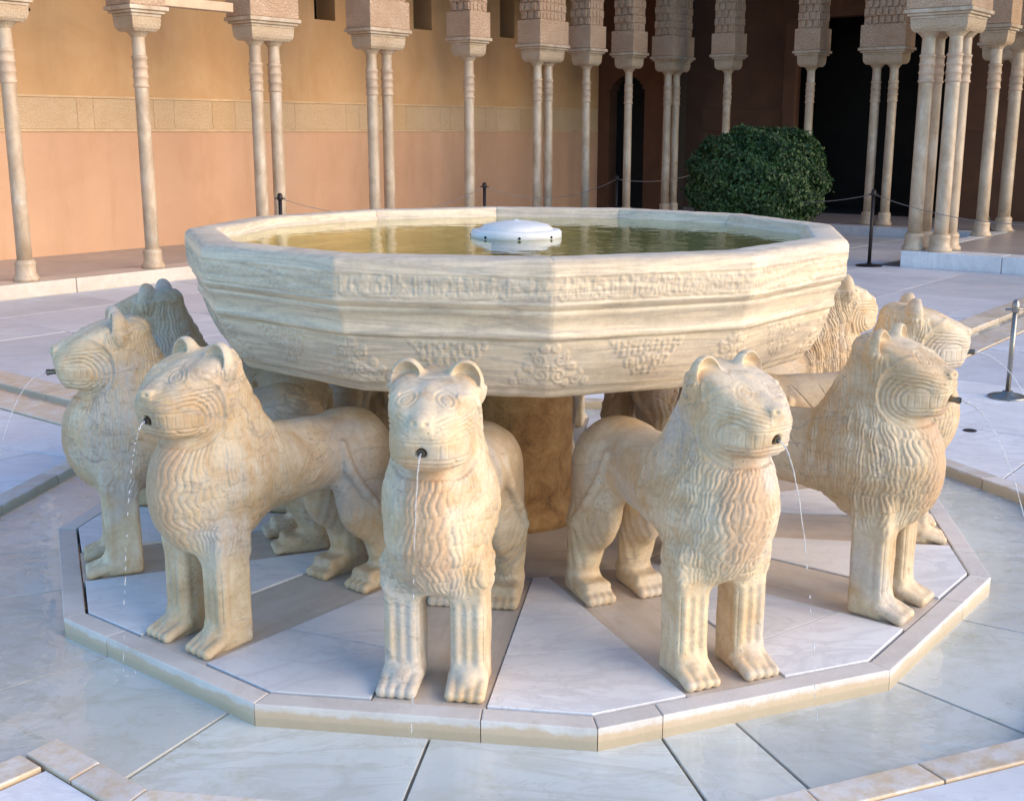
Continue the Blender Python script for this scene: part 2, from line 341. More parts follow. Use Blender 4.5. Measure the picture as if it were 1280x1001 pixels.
def clip(poly, a, b, c):       # keep a*x+b*y<=c
    out = []
    for i in range(len(poly)):
        p, q = poly[i], poly[(i + 1) % len(poly)]; dp = a * p[0] + b * p[1] - c; dq = a * q[0] + b * q[1] - c
        if dp <= 0: out.append(p)
        if dp * dq < 0:
            s = dp / (dp - dq); out.append((p[0] + (q[0] - p[0]) * s, p[1] + (q[1] - p[1]) * s))
    return out
def area(poly): return abs(sum(poly[i][0] * poly[(i + 1) % len(poly)][1] - poly[(i + 1) % len(poly)][0] * poly[i][1] for i in range(len(poly)))) / 2
def toxy(p): q = CU * p[0] + CV * p[1]; return (q.x, q.y)
def inview(x, y, z=0, m=1.25):
    p = Vector((x, y + 4.79, z - 1.58)); a = R(12.8); d = p.y * math.cos(a) - p.z * math.sin(a)
    if d < 0.3: return False
    return abs(p.x / d) < 0.434 * m and -0.34 * m < (p.y * math.sin(a) + p.z * math.cos(a)) / d < 0.34 * m
us = [-5.2, -3.9, -2.6, -1.4, -CHW]; us2 = [CHW, 1.5, 2.8, 4.1, 5.4, 6.8, 8.2, 9.6, 10.5, 11.8, 13.1, 14.42]
vs_ = [-8.05, -7.0, -5.9, -4.8, -3.7, -2.6, -1.45, -CHW]; vs2 = [CHW, 1.45, 2.6, 3.7, 4.8]
def spans(a): return list(zip(a, a[1:]))
AP_OUT = 2.345
for (u0, u1) in spans(us) + spans(us2):
    for (v0, v1) in spans(vs_) + spans(vs2):
        sh = ((hash((round(u0 * 10), 3)) % 7) - 3) * 0.0
        g_ = 0.005
        rect = [toxy(p) for p in ((u0 + g_, v0 + g_), (u1 - g_, v0 + g_), (u1 - g_, v1 - g_), (u0 + g_, v1 - g_))]
        if u0 > 10 and v0 > -2.65: continue
        if not any(inview(*p, m=1.35) for p in rect + [toxy(((u0 + u1) / 2, (v0 + v1) / 2))]): continue
        if min(math.hypot(*p) for p in rect) > 3.9: pieces = [rect]
        else:
            pieces = []
            for k in range(12):
                az = R(LION_AZ[k]); h = R(15)
                poly = clip(rect, -math.cos(az), -math.sin(az), -(AP_OUT + 0.004))
                a1 = az + h; a0 = az - h
                poly = clip(poly, -math.sin(a1), math.cos(a1), -0.003) if poly else poly
                poly = clip(poly, math.sin(a0), -math.cos(a0), -0.003) if poly else poly
                if len(poly) > 2 and area(poly) > 0.01: pieces.append(poly)
        for poly in pieces:
            dz = random.uniform(-0.002, 0.002)
            prism('paving_slab', 'white' if max(math.hypot(*p) for p in poly) < 4.6 else 'paving', poly, -0.06, -0.024 + dz, 0.002, g)

# pool slabs under water, joints at the angles seen in the photograph
jang = [-171, -157, -135.8, -116.8, -97.6, -77.2, -69.8, -51, -32.3, -10, 14, 38, 62, 86, 110, 134, 158, 189]
for a0, a1 in zip(jang, jang[1:]):
    n = 4; rr0, rr1 = 1.80, 2.42
    aa = [R(a0 + 0.14 + (a1 - a0 - 0.28) * i / n) for i in range(n + 1)]
    prism('pool_slab', 'pool', [(rr0 * math.cos(a), rr0 * math.sin(a)) for a in aa] + [(rr1 * math.cos(a), rr1 * math.sin(a)) for a in reversed(aa)], -0.15, -0.062 + random.uniform(-0.002, 0.002), 0.002, pool)

# pool kerb and the channels' kerbs
pk = tag(struct(empty('pool_kerb', 'x', 'x')), '', ''); del pk['label'], pk['category']
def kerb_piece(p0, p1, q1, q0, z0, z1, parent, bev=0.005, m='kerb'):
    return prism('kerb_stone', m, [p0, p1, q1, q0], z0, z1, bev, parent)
def lerp2(a, b, s): return (a[0] + (b[0] - a[0]) * s, a[1] + (b[1] - a[1]) * s)
chan = [-128.2, -38.2, 51.8, 141.8]
CWS = {-128.2: 0.19, -38.2: 0.19, 51.8: 0.07, 141.8: 0.07}; CK = 0.10
for k in range(12):
    az = LION_AZ[k]
    a, b = dod(POOL_R, k - 1 + 0), dod(POOL_R, k); c, d = dod(KO_R, k - 1), dod(KO_R, k)
    # edge k runs from vertex az-15 to az+15
    a = (POOL_R * math.cos(R(az - 15)), POOL_R * math.sin(R(az - 15))); b = (POOL_R * math.cos(R(az + 15)), POOL_R * math.sin(R(az + 15)))
    c = (KO_R * math.cos(R(az - 15)), KO_R * math.sin(R(az - 15))); d = (KO_R * math.cos(R(az + 15)), KO_R * math.sin(R(az + 15)))
    L = math.dist(a, b)
    if any(abs((az - ch + 180) % 360 - 180) < 1 for ch in chan):
        CW = [CWS[ch] for ch in chan if abs((az - ch + 180) % 360 - 180) < 1][0]; f = 0.5 - CW / L; cuts = [(0, f * 0.45), (f * 0.45, f), (1 - f, 1 - f * 0.5), (1 - f * 0.5, 1)]
    else:
        s1, s2 = random.uniform(.25, .4), random.uniform(.6, .78); cuts = [(0, s1), (s1, s2), (s2, 1)]
    for s0, s1 in cuts:
        e = 0.003 / L
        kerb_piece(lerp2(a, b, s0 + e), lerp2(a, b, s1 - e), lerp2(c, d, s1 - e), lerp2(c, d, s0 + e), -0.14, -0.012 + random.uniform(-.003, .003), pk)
for ch in chan:
    CW = CWS[ch]; ca, sa = math.cos(R(ch)), math.sin(R(ch)); far = 8.05 if ch == 141.8 else (10.5 if ch == 51.8 else 14.0)
    for s in (-1, 1):
        r0 = 2.352
        while r0 < far:
            r1 = min(far, r0 + random.uniform(0.9, 1.5))
            P = lambda r, o: (ca * r - sa * o * s, sa * r + ca * o * s)
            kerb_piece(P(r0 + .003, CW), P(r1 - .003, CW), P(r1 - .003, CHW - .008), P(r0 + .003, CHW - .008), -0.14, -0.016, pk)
            r0 = r1
    P = lambda r, o: (ca * r - sa * o, sa * r + ca * o)
    prism('channel_bed', 'pool', [P(2.45, -CW - .02), P(far, -CW - .02), P(far, CW + .02), P(2.45, CW + .02)], -0.15, -0.066, 0, pool)
    # water level in the channel
WZ = -0.036
bm = bmesh.new()
f = bm.faces.new([bm.verts.new((*dod(POOL_R + 0.02, k), WZ)) for k in range(12)])
pw = struct(link('pool_water', bm_mesh('poolwater', bm), 'poolwater'))
for ch in chan:
    CW = CWS[ch]; ca, sa = math.cos(R(ch)), math.sin(R(ch)); far = 8.05 if ch == 141.8 else (10.5 if ch == 51.8 else 14.0)
    P = lambda r, o: (ca * r - sa * o, sa * r + ca * o, WZ - 0.002)
    bm = bmesh.new(); bm.faces.new([bm.verts.new(p) for p in (P(2.25, -CW - .005), P(far, -CW - .005), P(far, CW + .005), P(2.25, CW + .005))])
    struct(link('channel_water', bm_mesh('chw', bm), 'poolwater'))

# ------------------------------------------------------------------ fountain platform
plat = empty('fountain_platform', 'twelve sided white marble platform with stained kerb carrying the carved lions', 'platform')
bm = bmesh.new(); prism_bm(bm, [dod(1.80, k) for k in range(12)], -0.2, -0.02); link('bed', bm_mesh('platbed', bm), 'ground', plat)
for k in range(12):
    az = LION_AZ[k]
    vin = lambda s, r: (r * math.cos(R(az + 15 * s)), r * math.sin(R(az + 15 * s)))
    a, b, c, d = vin(-1, 1.808), vin(1, 1.808), vin(-1, 1.880), vin(1, 1.880); L = math.dist(a, b)
    s1 = random.uniform(.16, .3); s2 = random.uniform(.55, .8)
    for s0, s1_ in (((0, s1), (s1, 1)) if k % 2 else ((0, s2), (s2, 1))):
        e = 0.0012 / L
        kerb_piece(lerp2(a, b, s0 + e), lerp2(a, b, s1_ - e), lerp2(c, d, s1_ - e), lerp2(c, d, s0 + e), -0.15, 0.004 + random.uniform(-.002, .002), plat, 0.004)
# marble slabs between the lions' plinths
HW = 0.165
for k in range(12):
    a0, a1 = R(LION_AZ[k]), R(LION_AZ[k] + 30); am = (a0 + a1) / 2
    def edge(a, r, s): return (math.cos(a) * r - math.sin(a) * s, math.sin(a) * r + math.cos(a) * s)
    apx = HW / math.sin(R(15)); vtx = (1.798 * math.cos(am), 1.798 * math.sin(am))
    mid = random.uniform(1.36, 1.52); g_ = 0.004
    def line(r): return edge(a0, r, HW + g_), edge(a1, r, -HW - g_)
    p_in = line(0.74); p_a = line(mid - .003); p_b = line(mid + .003); p_o = line(1.735)
    prism('marble_slab', 'white', [p_in[0], p_a[0], p_a[1], p_in[1]], -0.03, 0.006, 0.002, plat)
    prism('marble_slab', 'white', [p_b[0], p_o[0], vtx, p_o[1], p_b[1]], -0.03, 0.007, 0.002, plat)
bm = bmesh.new(); prism_bm(bm, [dod(0.76, k) for k in range(12)], -0.03, 0.002); link('centre_slab', bm_mesh('centre', bm), 'plinth', plat)

# ------------------------------------------------------------------ basin
def stroke_field(W, H, res, strokes):
    """height field 0..1: strokes = (points Nx2, radius)"""
    nx, nz = int(W / res) + 1, int(H / res) + 1; X = np.linspace(0, W, nx)[:, None]; Z = np.linspace(0, H, nz)[None, :]
    D = np.zeros((nx, nz), np.float32)
    for pts, rad in strokes:
        pts = np.asarray(pts, float)
        for (x0, z0), (x1, z1) in zip(pts[:-1], pts[1:]):
            i0 = max(0, int((min(x0, x1) - 2 * rad) / res)); i1 = min(nx, int((max(x0, x1) + 2 * rad) / res) + 2)
            j0 = max(0, int((min(z0, z1) - 2 * rad) / res)); j1 = min(nz, int((max(z0, z1) + 2 * rad) / res) + 2)
            if i1 <= i0 or j1 <= j0: continue
            x = X[i0:i1]; z = Z[:, j0:j1]; dx, dz = x1 - x0, z1 - z0; q = dx * dx + dz * dz + 1e-12
            s = np.clip(((x - x0) * dx + (z - z0) * dz) / q, 0, 1); d = np.hypot(x - x0 - s * dx, z - z0 - s * dz)
            D[i0:i1, j0:j1] = np.maximum(D[i0:i1, j0:j1], np.clip(1.6 - d / rad, 0, 1))
    return D
def spiral(cx, cz, r0, turns, a0, sgn=1, n=22):
    s = np.linspace(0, 1, n); a = a0 + sgn * s * turns * 2 * np.pi; r = r0 * (1 - 0.82 * s)
    return np.stack([cx + r * np.cos(a), cz + r * np.sin(a)], -1)
def fascia_strokes(rng, W, H):
    st = []
    st.append(([(0, 0.006), (W, 0.006)], 0.0025)); st.append(([(0, H - 0.006), (W, H - 0.006)], 0.0025))
    x = 0.02
    while x < W - 0.02:               # tall upright letters and their looping tails
        h = rng.uniform(0.62, 0.90) * H
        if rng.random() < 0.62:
            st.append(([(x, 0.028), (x + rng.uniform(-.003, .003), h)], 0.0024))
            if rng.random() < 0.4: st.append(([(x, h), (x + 0.008, h - 0.012)], 0.0028))
        if rng.random() < 0.75:
            w = rng.uniform(0.018, 0.045); s = np.linspace(0, np.pi, 10)
            st.append((np.stack([x + w * (1 - np.cos(s)) / 2, 0.034 - 0.016 * np.sin(s)], -1), 0.0030))
        if rng.random() < 0.45: st.append((spiral(x + 0.012, rng.uniform(.45, .8) * H, rng.uniform(.008, .013), 1.3, rng.uniform(0, 6), rng.choice([-1, 1])), 0.0024))
        if rng.random() < 0.3: st.append(([(x + .006, H * .55), (x + .0065, H * .56)], 0.0036))
        x += rng.uniform(0.006, 0.015)
    return st
def body_strokes(rng, W, H):
    st = []; cx = W / 2                # W = local face width, H = height of the lower wall (0 bottom)
    top = H - 0.012; w = 0.125
    for i in range(9):                 # plaited trapezoid under the ledge
        zz = top - i * 0.0135; hw = w * (1 - 0.075 * i) if i < 4 else w * (0.72 - 0.10 * (i - 4))
        if hw < 0.012: break
        n = int(hw * 2 / 0.018)
        for j in range(n):
            xx = cx - hw + (j + 0.5 + (i % 2) * 0.35) * (2 * hw / n)
            if rng.random() < 0.9: st.append((spiral(xx, zz, rng.uniform(.006, .009), rng.uniform(.6, 1.2), rng.uniform(0, 6), rng.choice([-1, 1]), 10), 0.0026))
        if i in (0, 4): st.append(([(cx - hw, zz + .006), (cx + hw, zz + .006)], 0.002))
    for s in (-1, 1):                  # half a palmette at each arris, the neighbour face completes it
        e = 0.0 if s < 0 else W; f = lambda a: e - s * a
        pass
        for (a, z, r) in ((0.03, 0.045, 0.026), (0.085, 0.030, 0.020), (0.035, 0.098, 0.022), (0.070, 0.072, 0.015), (0.016, 0.135, 0.015), (0.118, 0.020, 0.012), (0.055, 0.015, 0.012)):
            st.append((spiral(f(a), z, r, 1.6, rng.uniform(0, 6), s, 26), 0.0034))
        for (a, z, r) in ((0.052, 0.118, 0.010), (0.014, 0.158, 0.009), (0.100, 0.052, 0.010), (0.012, 0.070, 0.011), (0.060, 0.045, 0.010)): st.append((spiral(f(a), z, r, 1.0, rng.uniform(0, 6), -s, 16), 0.0030))
    return st
prof = [  # (radius of vertex, z)
    (0.30, 0.755), (0.95, 0.752), (1.12, 0.755), (1.150, 0.760), (1.168, 0.770), (1.175, 0.782), (1.178, 0.792), (1.195, 0.800),
    (1.215, 0.840), (1.235, 0.885), (1.250, 0.930), (1.256, 0.955), (1.258, 0.960), (1.270, 0.963), (1.275, 0.970), (1.275, 0.980), (1.272, 0.986), (1.273, 1.004), (1.281, 1.024), (1.288, 1.036), (1.294, 1.044), (1.294, 1.052), (1.291, 1.058), (1.302, 1.062), (1.306, 1.070), (1.308, 1.072), (1.313, 1.170), (1.314, 1.186), (1.308, 1.200), (1.296, 1.209), (1.28, 1.212),
    (1.20, 1.212), (1.188, 1.209), (1.182, 1.200), (1.182, 1.184), (1.172, 1.178), (1.166, 1.168), (1.16, 1.12), (1.10, 1.0), (0.9, 0.94), (0.2, 0.92)]
def build_bowl():
    P = [Vector(p) for p in prof]; pts = []; kinds = []
    for i, (a, b) in enumerate(zip(prof, prof[1:])):
        kind = 'body' if (0.799 <= a[1] and b[1] <= 0.956 and a[0] > 1.19 and i < 12) else ('fascia' if abs(a[1] - 1.072) < 1e-6 else '')
        L = math.dist(a, b); n = max(1, int(L / 0.0042)) if kind else max(1, int(L / 0.03))
        for j in range(n): s = j / n; pts.append((a[0] + (b[0] - a[0]) * s, a[1] + (b[1] - a[1]) * s)); kinds.append(kind)
    pts.append(prof[-1]); kinds.append('')
    pts = np.array(pts); NP = len(pts)
    # smooth the profile corners a little is left to the bevels in the list
    tang = np.gradient(pts, axis=0); nrm = np.stack([tang[:, 1], -tang[:, 0]], -1); nrm /= np.linalg.norm(nrm, axis=1)[:, None] + 1e-9
    NUc = 150; Vs, Fs = [], []; off = 0; rng = np.random.default_rng(5)
    fz0, fz1 = 1.072, 1.170; bz0, bz1 = 0.800, 0.955
    for k in range(12):
        az = R(-85.2 + 30 * k + 15); detail = True
        res = 0.002
        FW = 2 * 1.31 * math.sin(R(15)); fas = stroke_field(FW, fz1 - fz0, res, fascia_strokes(rng, FW, fz1 - fz0))
        BW = 2 * 1.23 * math.sin(R(15)); bod = stroke_field(BW, bz1 - bz0, res, body_strokes(rng, BW, bz1 - bz0))
        s = np.linspace(-1, 1, NUc)
        wob = np.sin(np.arange(3) * 1.7 + k)
        Rr = pts[:, 0][:, None] * np.ones(NUc)[None]; Zz = pts[:, 1][:, None] * np.ones(NUc)[None]; H = np.zeros((NP, NUc))
        for i in range(NP):
            if kinds[i] == 'fascia':
                ii = np.clip(((s + 1) / 2 * (fas.shape[0] - 1)).astype(int), 0, fas.shape[0] - 1); jj = int(np.clip((pts[i, 1] - fz0) / res, 0, fas.shape[1] - 1)); H[i] = fas[ii, jj] * 0.0036
            elif kinds[i] == 'body':
                ii = np.clip(((s + 1) / 2 * (bod.shape[0] - 1)).astype(int), 0, bod.shape[0] - 1); jj = int(np.clip((pts[i, 1] - bz0) / res, 0, bod.shape[1] - 1)); H[i] = bod[ii, jj] * 0.0048
        # worn, slightly uneven mouldings
        H += 0.0005 * np.sin(s * 7 + k)[None] * np.sin(pts[:, 1] * 60)[:, None] + 0.0004 * np.sin(s * 19 + 2 * k)[None]
        edge = np.clip((1 - np.abs(s)) * 60, 0, 1)[None]; H = H * (0.35 + 0.65 * edge) - (1 - edge) * 0.0015
        ap = (Rr + H * nrm[:, 0][:, None]) * math.cos(R(15)); lat = Rr * math.sin(R(15)) * s[None]
        z = Zz + H * nrm[:, 1][:, None]
        X = ap * math.cos(az) - lat * math.sin(az); Y = ap * math.sin(az) + lat * math.cos(az)
        Vs.append(np.stack([X, Y, z], -1).reshape(-1, 3))
        idx = off + np.arange(NP * NUc).reshape(NP, NUc); off += NP * NUc
        Fs.append(np.stack([idx[:-1, :-1], idx[:-1, 1:], idx[1:, 1:], idx[1:, :-1]], -1).reshape(-1, 4))
    me = np_mesh('bowl', np.concatenate(Vs), np.concatenate(Fs)); return me
basin = empty('fountain_basin', 'great twelve sided carved marble bowl with inscription band resting above the lions', 'fountain basin')
bowl = link('bowl', build_bowl(), 'basin', basin)
bm = bmesh.new(); lathe_bm(bm, [(0.27, 0.0), (0.27, 0.05), (0.235, 0.08), (0.235, 0.70), (0.26, 0.74), (0.26, 0.756)], 40); link('pedestal', bm_mesh('pedestal', bm), 'pedestal', basin, smooth=True)
bm = bmesh.new(); prism_bm(bm, [dod(1.158, k, 5) for k in range(12)], 0.935, 0.96); link('bowl_floor', bm_mesh('bowlfloor', bm), 'bowlin', basin)
bm = bmesh.new(); bm.faces.new([bm.verts.new((*dod(1.170, k, 4.8), 1.170)) for k in range(12)])
struct(link('basin_water', bm_mesh('basinwater', bm), 'water'))
noz = empty('fountain_nozzle', 'low white marble dome with ring of small holes in the middle of the bowl', 'fountain nozzle', (0, 0, 0.96))
nz = 0.208
bm = bmesh.new(); lathe_bm(bm, [(0.10, 0.0), (0.10, nz - 0.02), (0.165, nz - 0.012), (0.184, nz - 0.004), (0.183, nz + 0.022), (0.177, nz + 0.030), (0.150, nz + 0.032)], 48); link('collar', bm_mesh('collar', bm), 'dome', noz, smooth=True)
bm = bmesh.new(); lathe_bm(bm, [(0.152, nz + 0.020), (0.148, nz + 0.036), (0.128, nz + 0.050), (0.092, nz + 0.058), (0.05, nz + 0.064), (0.012, nz + 0.067), (0.006, nz + 0.071)], 48); link('dome', bm_mesh('dome', bm), 'dome', noz, smooth=True)
for i in range(8):
    a = R(-90 + 4 + 45 * i); bm = bmesh.new(); p = Vector((math.cos(a), math.sin(a), 0))
    tube_bm(bm, [p * 0.172 + Vector((0, 0, nz + 0.009)), p * 0.1855 + Vector((0, 0, nz + 0.009))], 0.0055, 10); link('spray_hole', bm_mesh('hole', bm), 'hole', noz)

# ------------------------------------------------------------------ lions (implicit surface -> mesh)
def sd_ell(p, c, r):
    q = [(p[i] - c[i]) for i in range(3)]
    k0 = np.sqrt(sum((q[i] / r[i]) ** 2 for i in range(3))); k1 = np.sqrt(sum((q[i] / r[i] ** 2) ** 2 for i in range(3))) + 1e-9
    return k0 * (k0 - 1) / k1
def sd_cap(p, a, b, ra, rb):
    ba = [b[i] - a[i] for i in range(3)]; l2 = sum(x * x for x in ba); q = [p[i] - a[i] for i in range(3)]
    h = np.clip((q[0] * ba[0] + q[1] * ba[1] + q[2] * ba[2]) / l2, 0, 1)
    return np.sqrt(sum((q[i] - ba[i] * h) ** 2 for i in range(3))) - (ra + (rb - ra) * h)
def sd_box(p, c, hf, r):
    q = [np.abs(p[i] - c[i]) - (hf[i] - r) for i in range(3)]
    o = np.sqrt(sum(np.maximum(x, 0) ** 2 for x in q)); return o + np.minimum(np.maximum(q[0], np.maximum(q[1], q[2])), 0) - r
def smin(a, b, k): h = np.clip(0.5 + 0.5 * (b - a) / k, 0, 1); return b + (a - b) * h - k * h * (1 - h)
def smax(a, b, k): return -smin(-a, -b, k)
def lion_sdf(p, head=(0.0, 0.0)):
    x, y, z = p                                        # x = radius from the fountain's axis
    d = sd_ell(p, (1.565, 0, 0.50), (0.200, 0.145, 0.225))
    d = smin(d, sd_cap(p, (1.50, 0, 0.515), (1.02, 0, 0.505), 0.148, 0.122), 0.05)
    d = smin(d, sd_ell(p, (0.955, 0, 0.495), (0.145, 0.150, 0.142)), 0.04)
    d = smin(d, sd_ell(p, (0.965, 0.088, 0.385), (0.140, 0.075, 0.205)), 0.035)
    d = smin(d, sd_cap(p, (0.925, 0.098, 0.27), (0.888, 0.100, 0.085), 0.078, 0.056), 0.04)
    d = smin(d, sd_box(p, (0.925, 0.100, 0.035), (0.092, 0.052, 0.036), 0.018), 0.03)
    for ty in (0.062, 0.088, 0.114, 0.139): d = smin(d, sd_cap(p, (0.96, ty, 0.036), (1.035, ty, 0.018), 0.020, 0.0175), 0.009)
    # front legs and paws
    d = smin(d, sd_box(p, (1.592, 0.097, 0.20), (0.062, 0.053, 0.20), 0.018), 0.045)
    d = smin(d, sd_cap(p, (1.60, 0.097, 0.055), (1.665, 0.099, 0.02), 0.055, 0.04), 0.02)
    for ty in (0.055, 0.083, 0.112, 0.139): d = smin(d, sd_cap(p, (1.635, ty, 0.042), (1.712, ty + 0.003, 0.018), 0.020, 0.0175), 0.009)
    # neck
    d = smin(d, sd_cap(p, (1.525, 0, 0.58), (1.580, 0, 0.77), 0.146, 0.106), 0.05)
    d = smin(d, sd_cap(p, (1.43, 0, 0.61), (1.53, 0, 0.80), 0.105, 0.10), 0.05)
    # head: oval drum cut by the sloping brow and receding chin
    hx = 1.615; e = np.sqrt(((x - hx) / 0.172) ** 2 + (np.abs(y) / 0.121) ** 2 + 1e-9)
    hd = (e - 1) * 0.121
    hd = smax(hd, np.abs(z - 0.806) - 0.121, 0.05)
    hd = smax(hd, ((x - 1.60) * 0.47 + (z - 0.925) * 0.883) , 0.045)
    hd = smax(hd, ((x - 1.787) * 0.965 - (z - 0.80) * 0.26), 0.02)
    d = smin(d, hd, 0.018)
    d = smin(d, sd_cap(p, (1.63, 0, 0.878), (1.750, 0, 0.822), 0.020, 0.024), 0.03)
    d = smin(d, sd_ell(p, (1.769, 0, 0.826), (0.019, 0.031, 0.016)), 0.01)
    d = smin(d, sd_ell(p, (1.742, 0.036, 0.782), (0.030, 0.040, 0.026)), 0.02)
    # ears
    er = sd_ell(p, (1.560, 0.082, 0.892), (0.040, 0.054, 0.070)); er = smax(er, -sd_ell(p, (1.598, 0.085, 0.904), (0.049, 0.045, 0.058)), 0.004)
    d = smin(d, er, 0.012)
    # tail carved along the haunch
    tp = [(0.815, 0.03, 0.50), (0.822, 0.07, 0.36), (0.86, 0.138, 0.25), (0.95, 0.166, 0.28), (1.03, 0.157, 0.37), (1.085, 0.138, 0.46), (1.10, 0.118, 0.55)]
    for a, b in zip(tp, tp[1:]): d = smin(d, sd_cap(p, a, b, 0.016, 0.016), 0.012)
    # mouth and spout bore
    d = smax(d, -sd_cap(p, (1.73, 0, 0.745), (1.86, 0, 0.745), 0.013, 0.017), 0.008)
    return d
def surface_net(h=0.0029):
    xs = np.arange(0.775, 1.84, h, dtype=np.float32); ys = np.arange(-h * 1.5, 0.205, h, dtype=np.float32); zs = np.arange(-0.012, 0.985, h, dtype=np.float32)
    D = np.empty((len(xs), len(ys), len(zs)), np.float32); st = 32
    for i in range(0, len(xs), st):
        X, Y, Z = np.meshgrid(xs[i:i + st], ys, zs, indexing='ij'); D[i:i + st] = lion_sdf((X, np.abs(Y), Z))
    D = np.maximum(D, -(zs[None, None, :] + 0.006) * 1.0)
    # mirror to the other flank: ys[0], ys[1] straddle zero symmetrically with ys[1],ys[2]
    full = np.concatenate([D[:, :2:-1][:, :], D[:, 1:]], 1) if False else None
    k = len(ys); yf = np.concatenate([-ys[:1:-1], ys[2:]]); D = np.concatenate([D[:, :1:-1], D[:, 2:]], 1)
    return xs, yf.astype(np.float32), zs, D
def extract(xs, ys, zs, D):
    S = D < 0; nx, ny, nz = D.shape
    acc = np.zeros((nx - 1, ny - 1, nz - 1, 3), np.float32); cnt = np.zeros((nx - 1, ny - 1, nz - 1), np.float32)
    co = (xs, ys, zs)
    c = S[:-1, :-1, :-1].astype(np.int8)
    tot = sum(S[i:nx - 1 + i, j:ny - 1 + j, k:nz - 1 + k].astype(np.int8) for i in (0, 1) for j in (0, 1) for k in (0, 1))
    act = (tot > 0) & (tot < 8); ids = -np.ones(act.shape, np.int32); cells = np.argwhere(act); ids[act] = np.arange(len(cells))
    P = np.zeros((len(cells), 3)); N = np.zeros(len(cells))
    cor = [(i, j, k) for i in (0, 1) for j in (0, 1) for k in (0, 1)]
    edges = [(a, b) for a in cor for b in cor if sum(abs(a[t] - b[t]) for t in range(3)) == 1 and a < b]
    for a, b in edges:
        ia = cells + a; ib = cells + b; da = D[ia[:, 0], ia[:, 1], ia[:, 2]]; db = D[ib[:, 0], ib[:, 1], ib[:, 2]]
        m = (da < 0) != (db < 0); s = np.where(m, da / np.where(m, da - db, 1), 0)
        pa = np.stack([xs[ia[:, 0]], ys[ia[:, 1]], zs[ia[:, 2]]], -1); pb = np.stack([xs[ib[:, 0]], ys[ib[:, 1]], zs[ib[:, 2]]], -1)
        P += np.where(m[:, None], pa + (pb - pa) * s[:, None], 0); N += m
    P /= N[:, None]
    F = []
    for ax in range(3):
        sl0 = [slice(1, -1)] * 3; sl0[ax] = slice(0, -1); sl1 = list(sl0); sl1[ax] = slice(1, None)
        s0 = S[tuple(sl0)]; s1 = S[tuple(sl1)]; q = np.argwhere(s0 != s1)
        if not len(q): continue
        o = np.array([1, 1, 1]); o[ax] = 0; q = q + o; inside = S[q[:, 0], q[:, 1], q[:, 2]]
        b1, b2 = [(1, 2), (2, 0), (0, 1)][ax]; e1 = np.zeros(3, int); e1[b1] = 1; e2 = np.zeros(3, int); e2[b2] = 1
        g = lambda c: ids[c[:, 0], c[:, 1], c[:, 2]]
        f = np.stack([g(q - e1 - e2), g(q - e2), g(q), g(q - e1)], -1); f[~inside] = f[~inside][:, ::-1]; F.append(f)
    F = np.concatenate(F); F = F[(F >= 0).all(1)]
    return P, F
def vnormals(P, F):
    n = np.cross(P[F[:, 2]] - P[F[:, 0]], P[F[:, 3]] - P[F[:, 1]]); N = np.zeros_like(P)
    for k in range(4): np.add.at(N, F[:, k], n)
    return N / (np.linalg.norm(N, axis=1)[:, None] + 1e-12)
def sstep(a, b, x): t = np.clip((x - a) / (b - a), 0, 1); return t * t * (3 - 2 * t)
def wavy(P, seed, sc):
    rng = np.random.default_rng(seed); o = 0
    for i in range(6):
        d = rng.normal(size=3); d /= np.linalg.norm(d); o = o + np.sin((P @ d) * sc * (0.6 + 0.25 * i) + rng.uniform(0, 6.3)) / (1 + 0.3 * i)
    return o / 3
def hash1(i, s): v = np.sin(i * 12.9898 + s * 78.233) * 43758.5453; return v - np.floor(v)
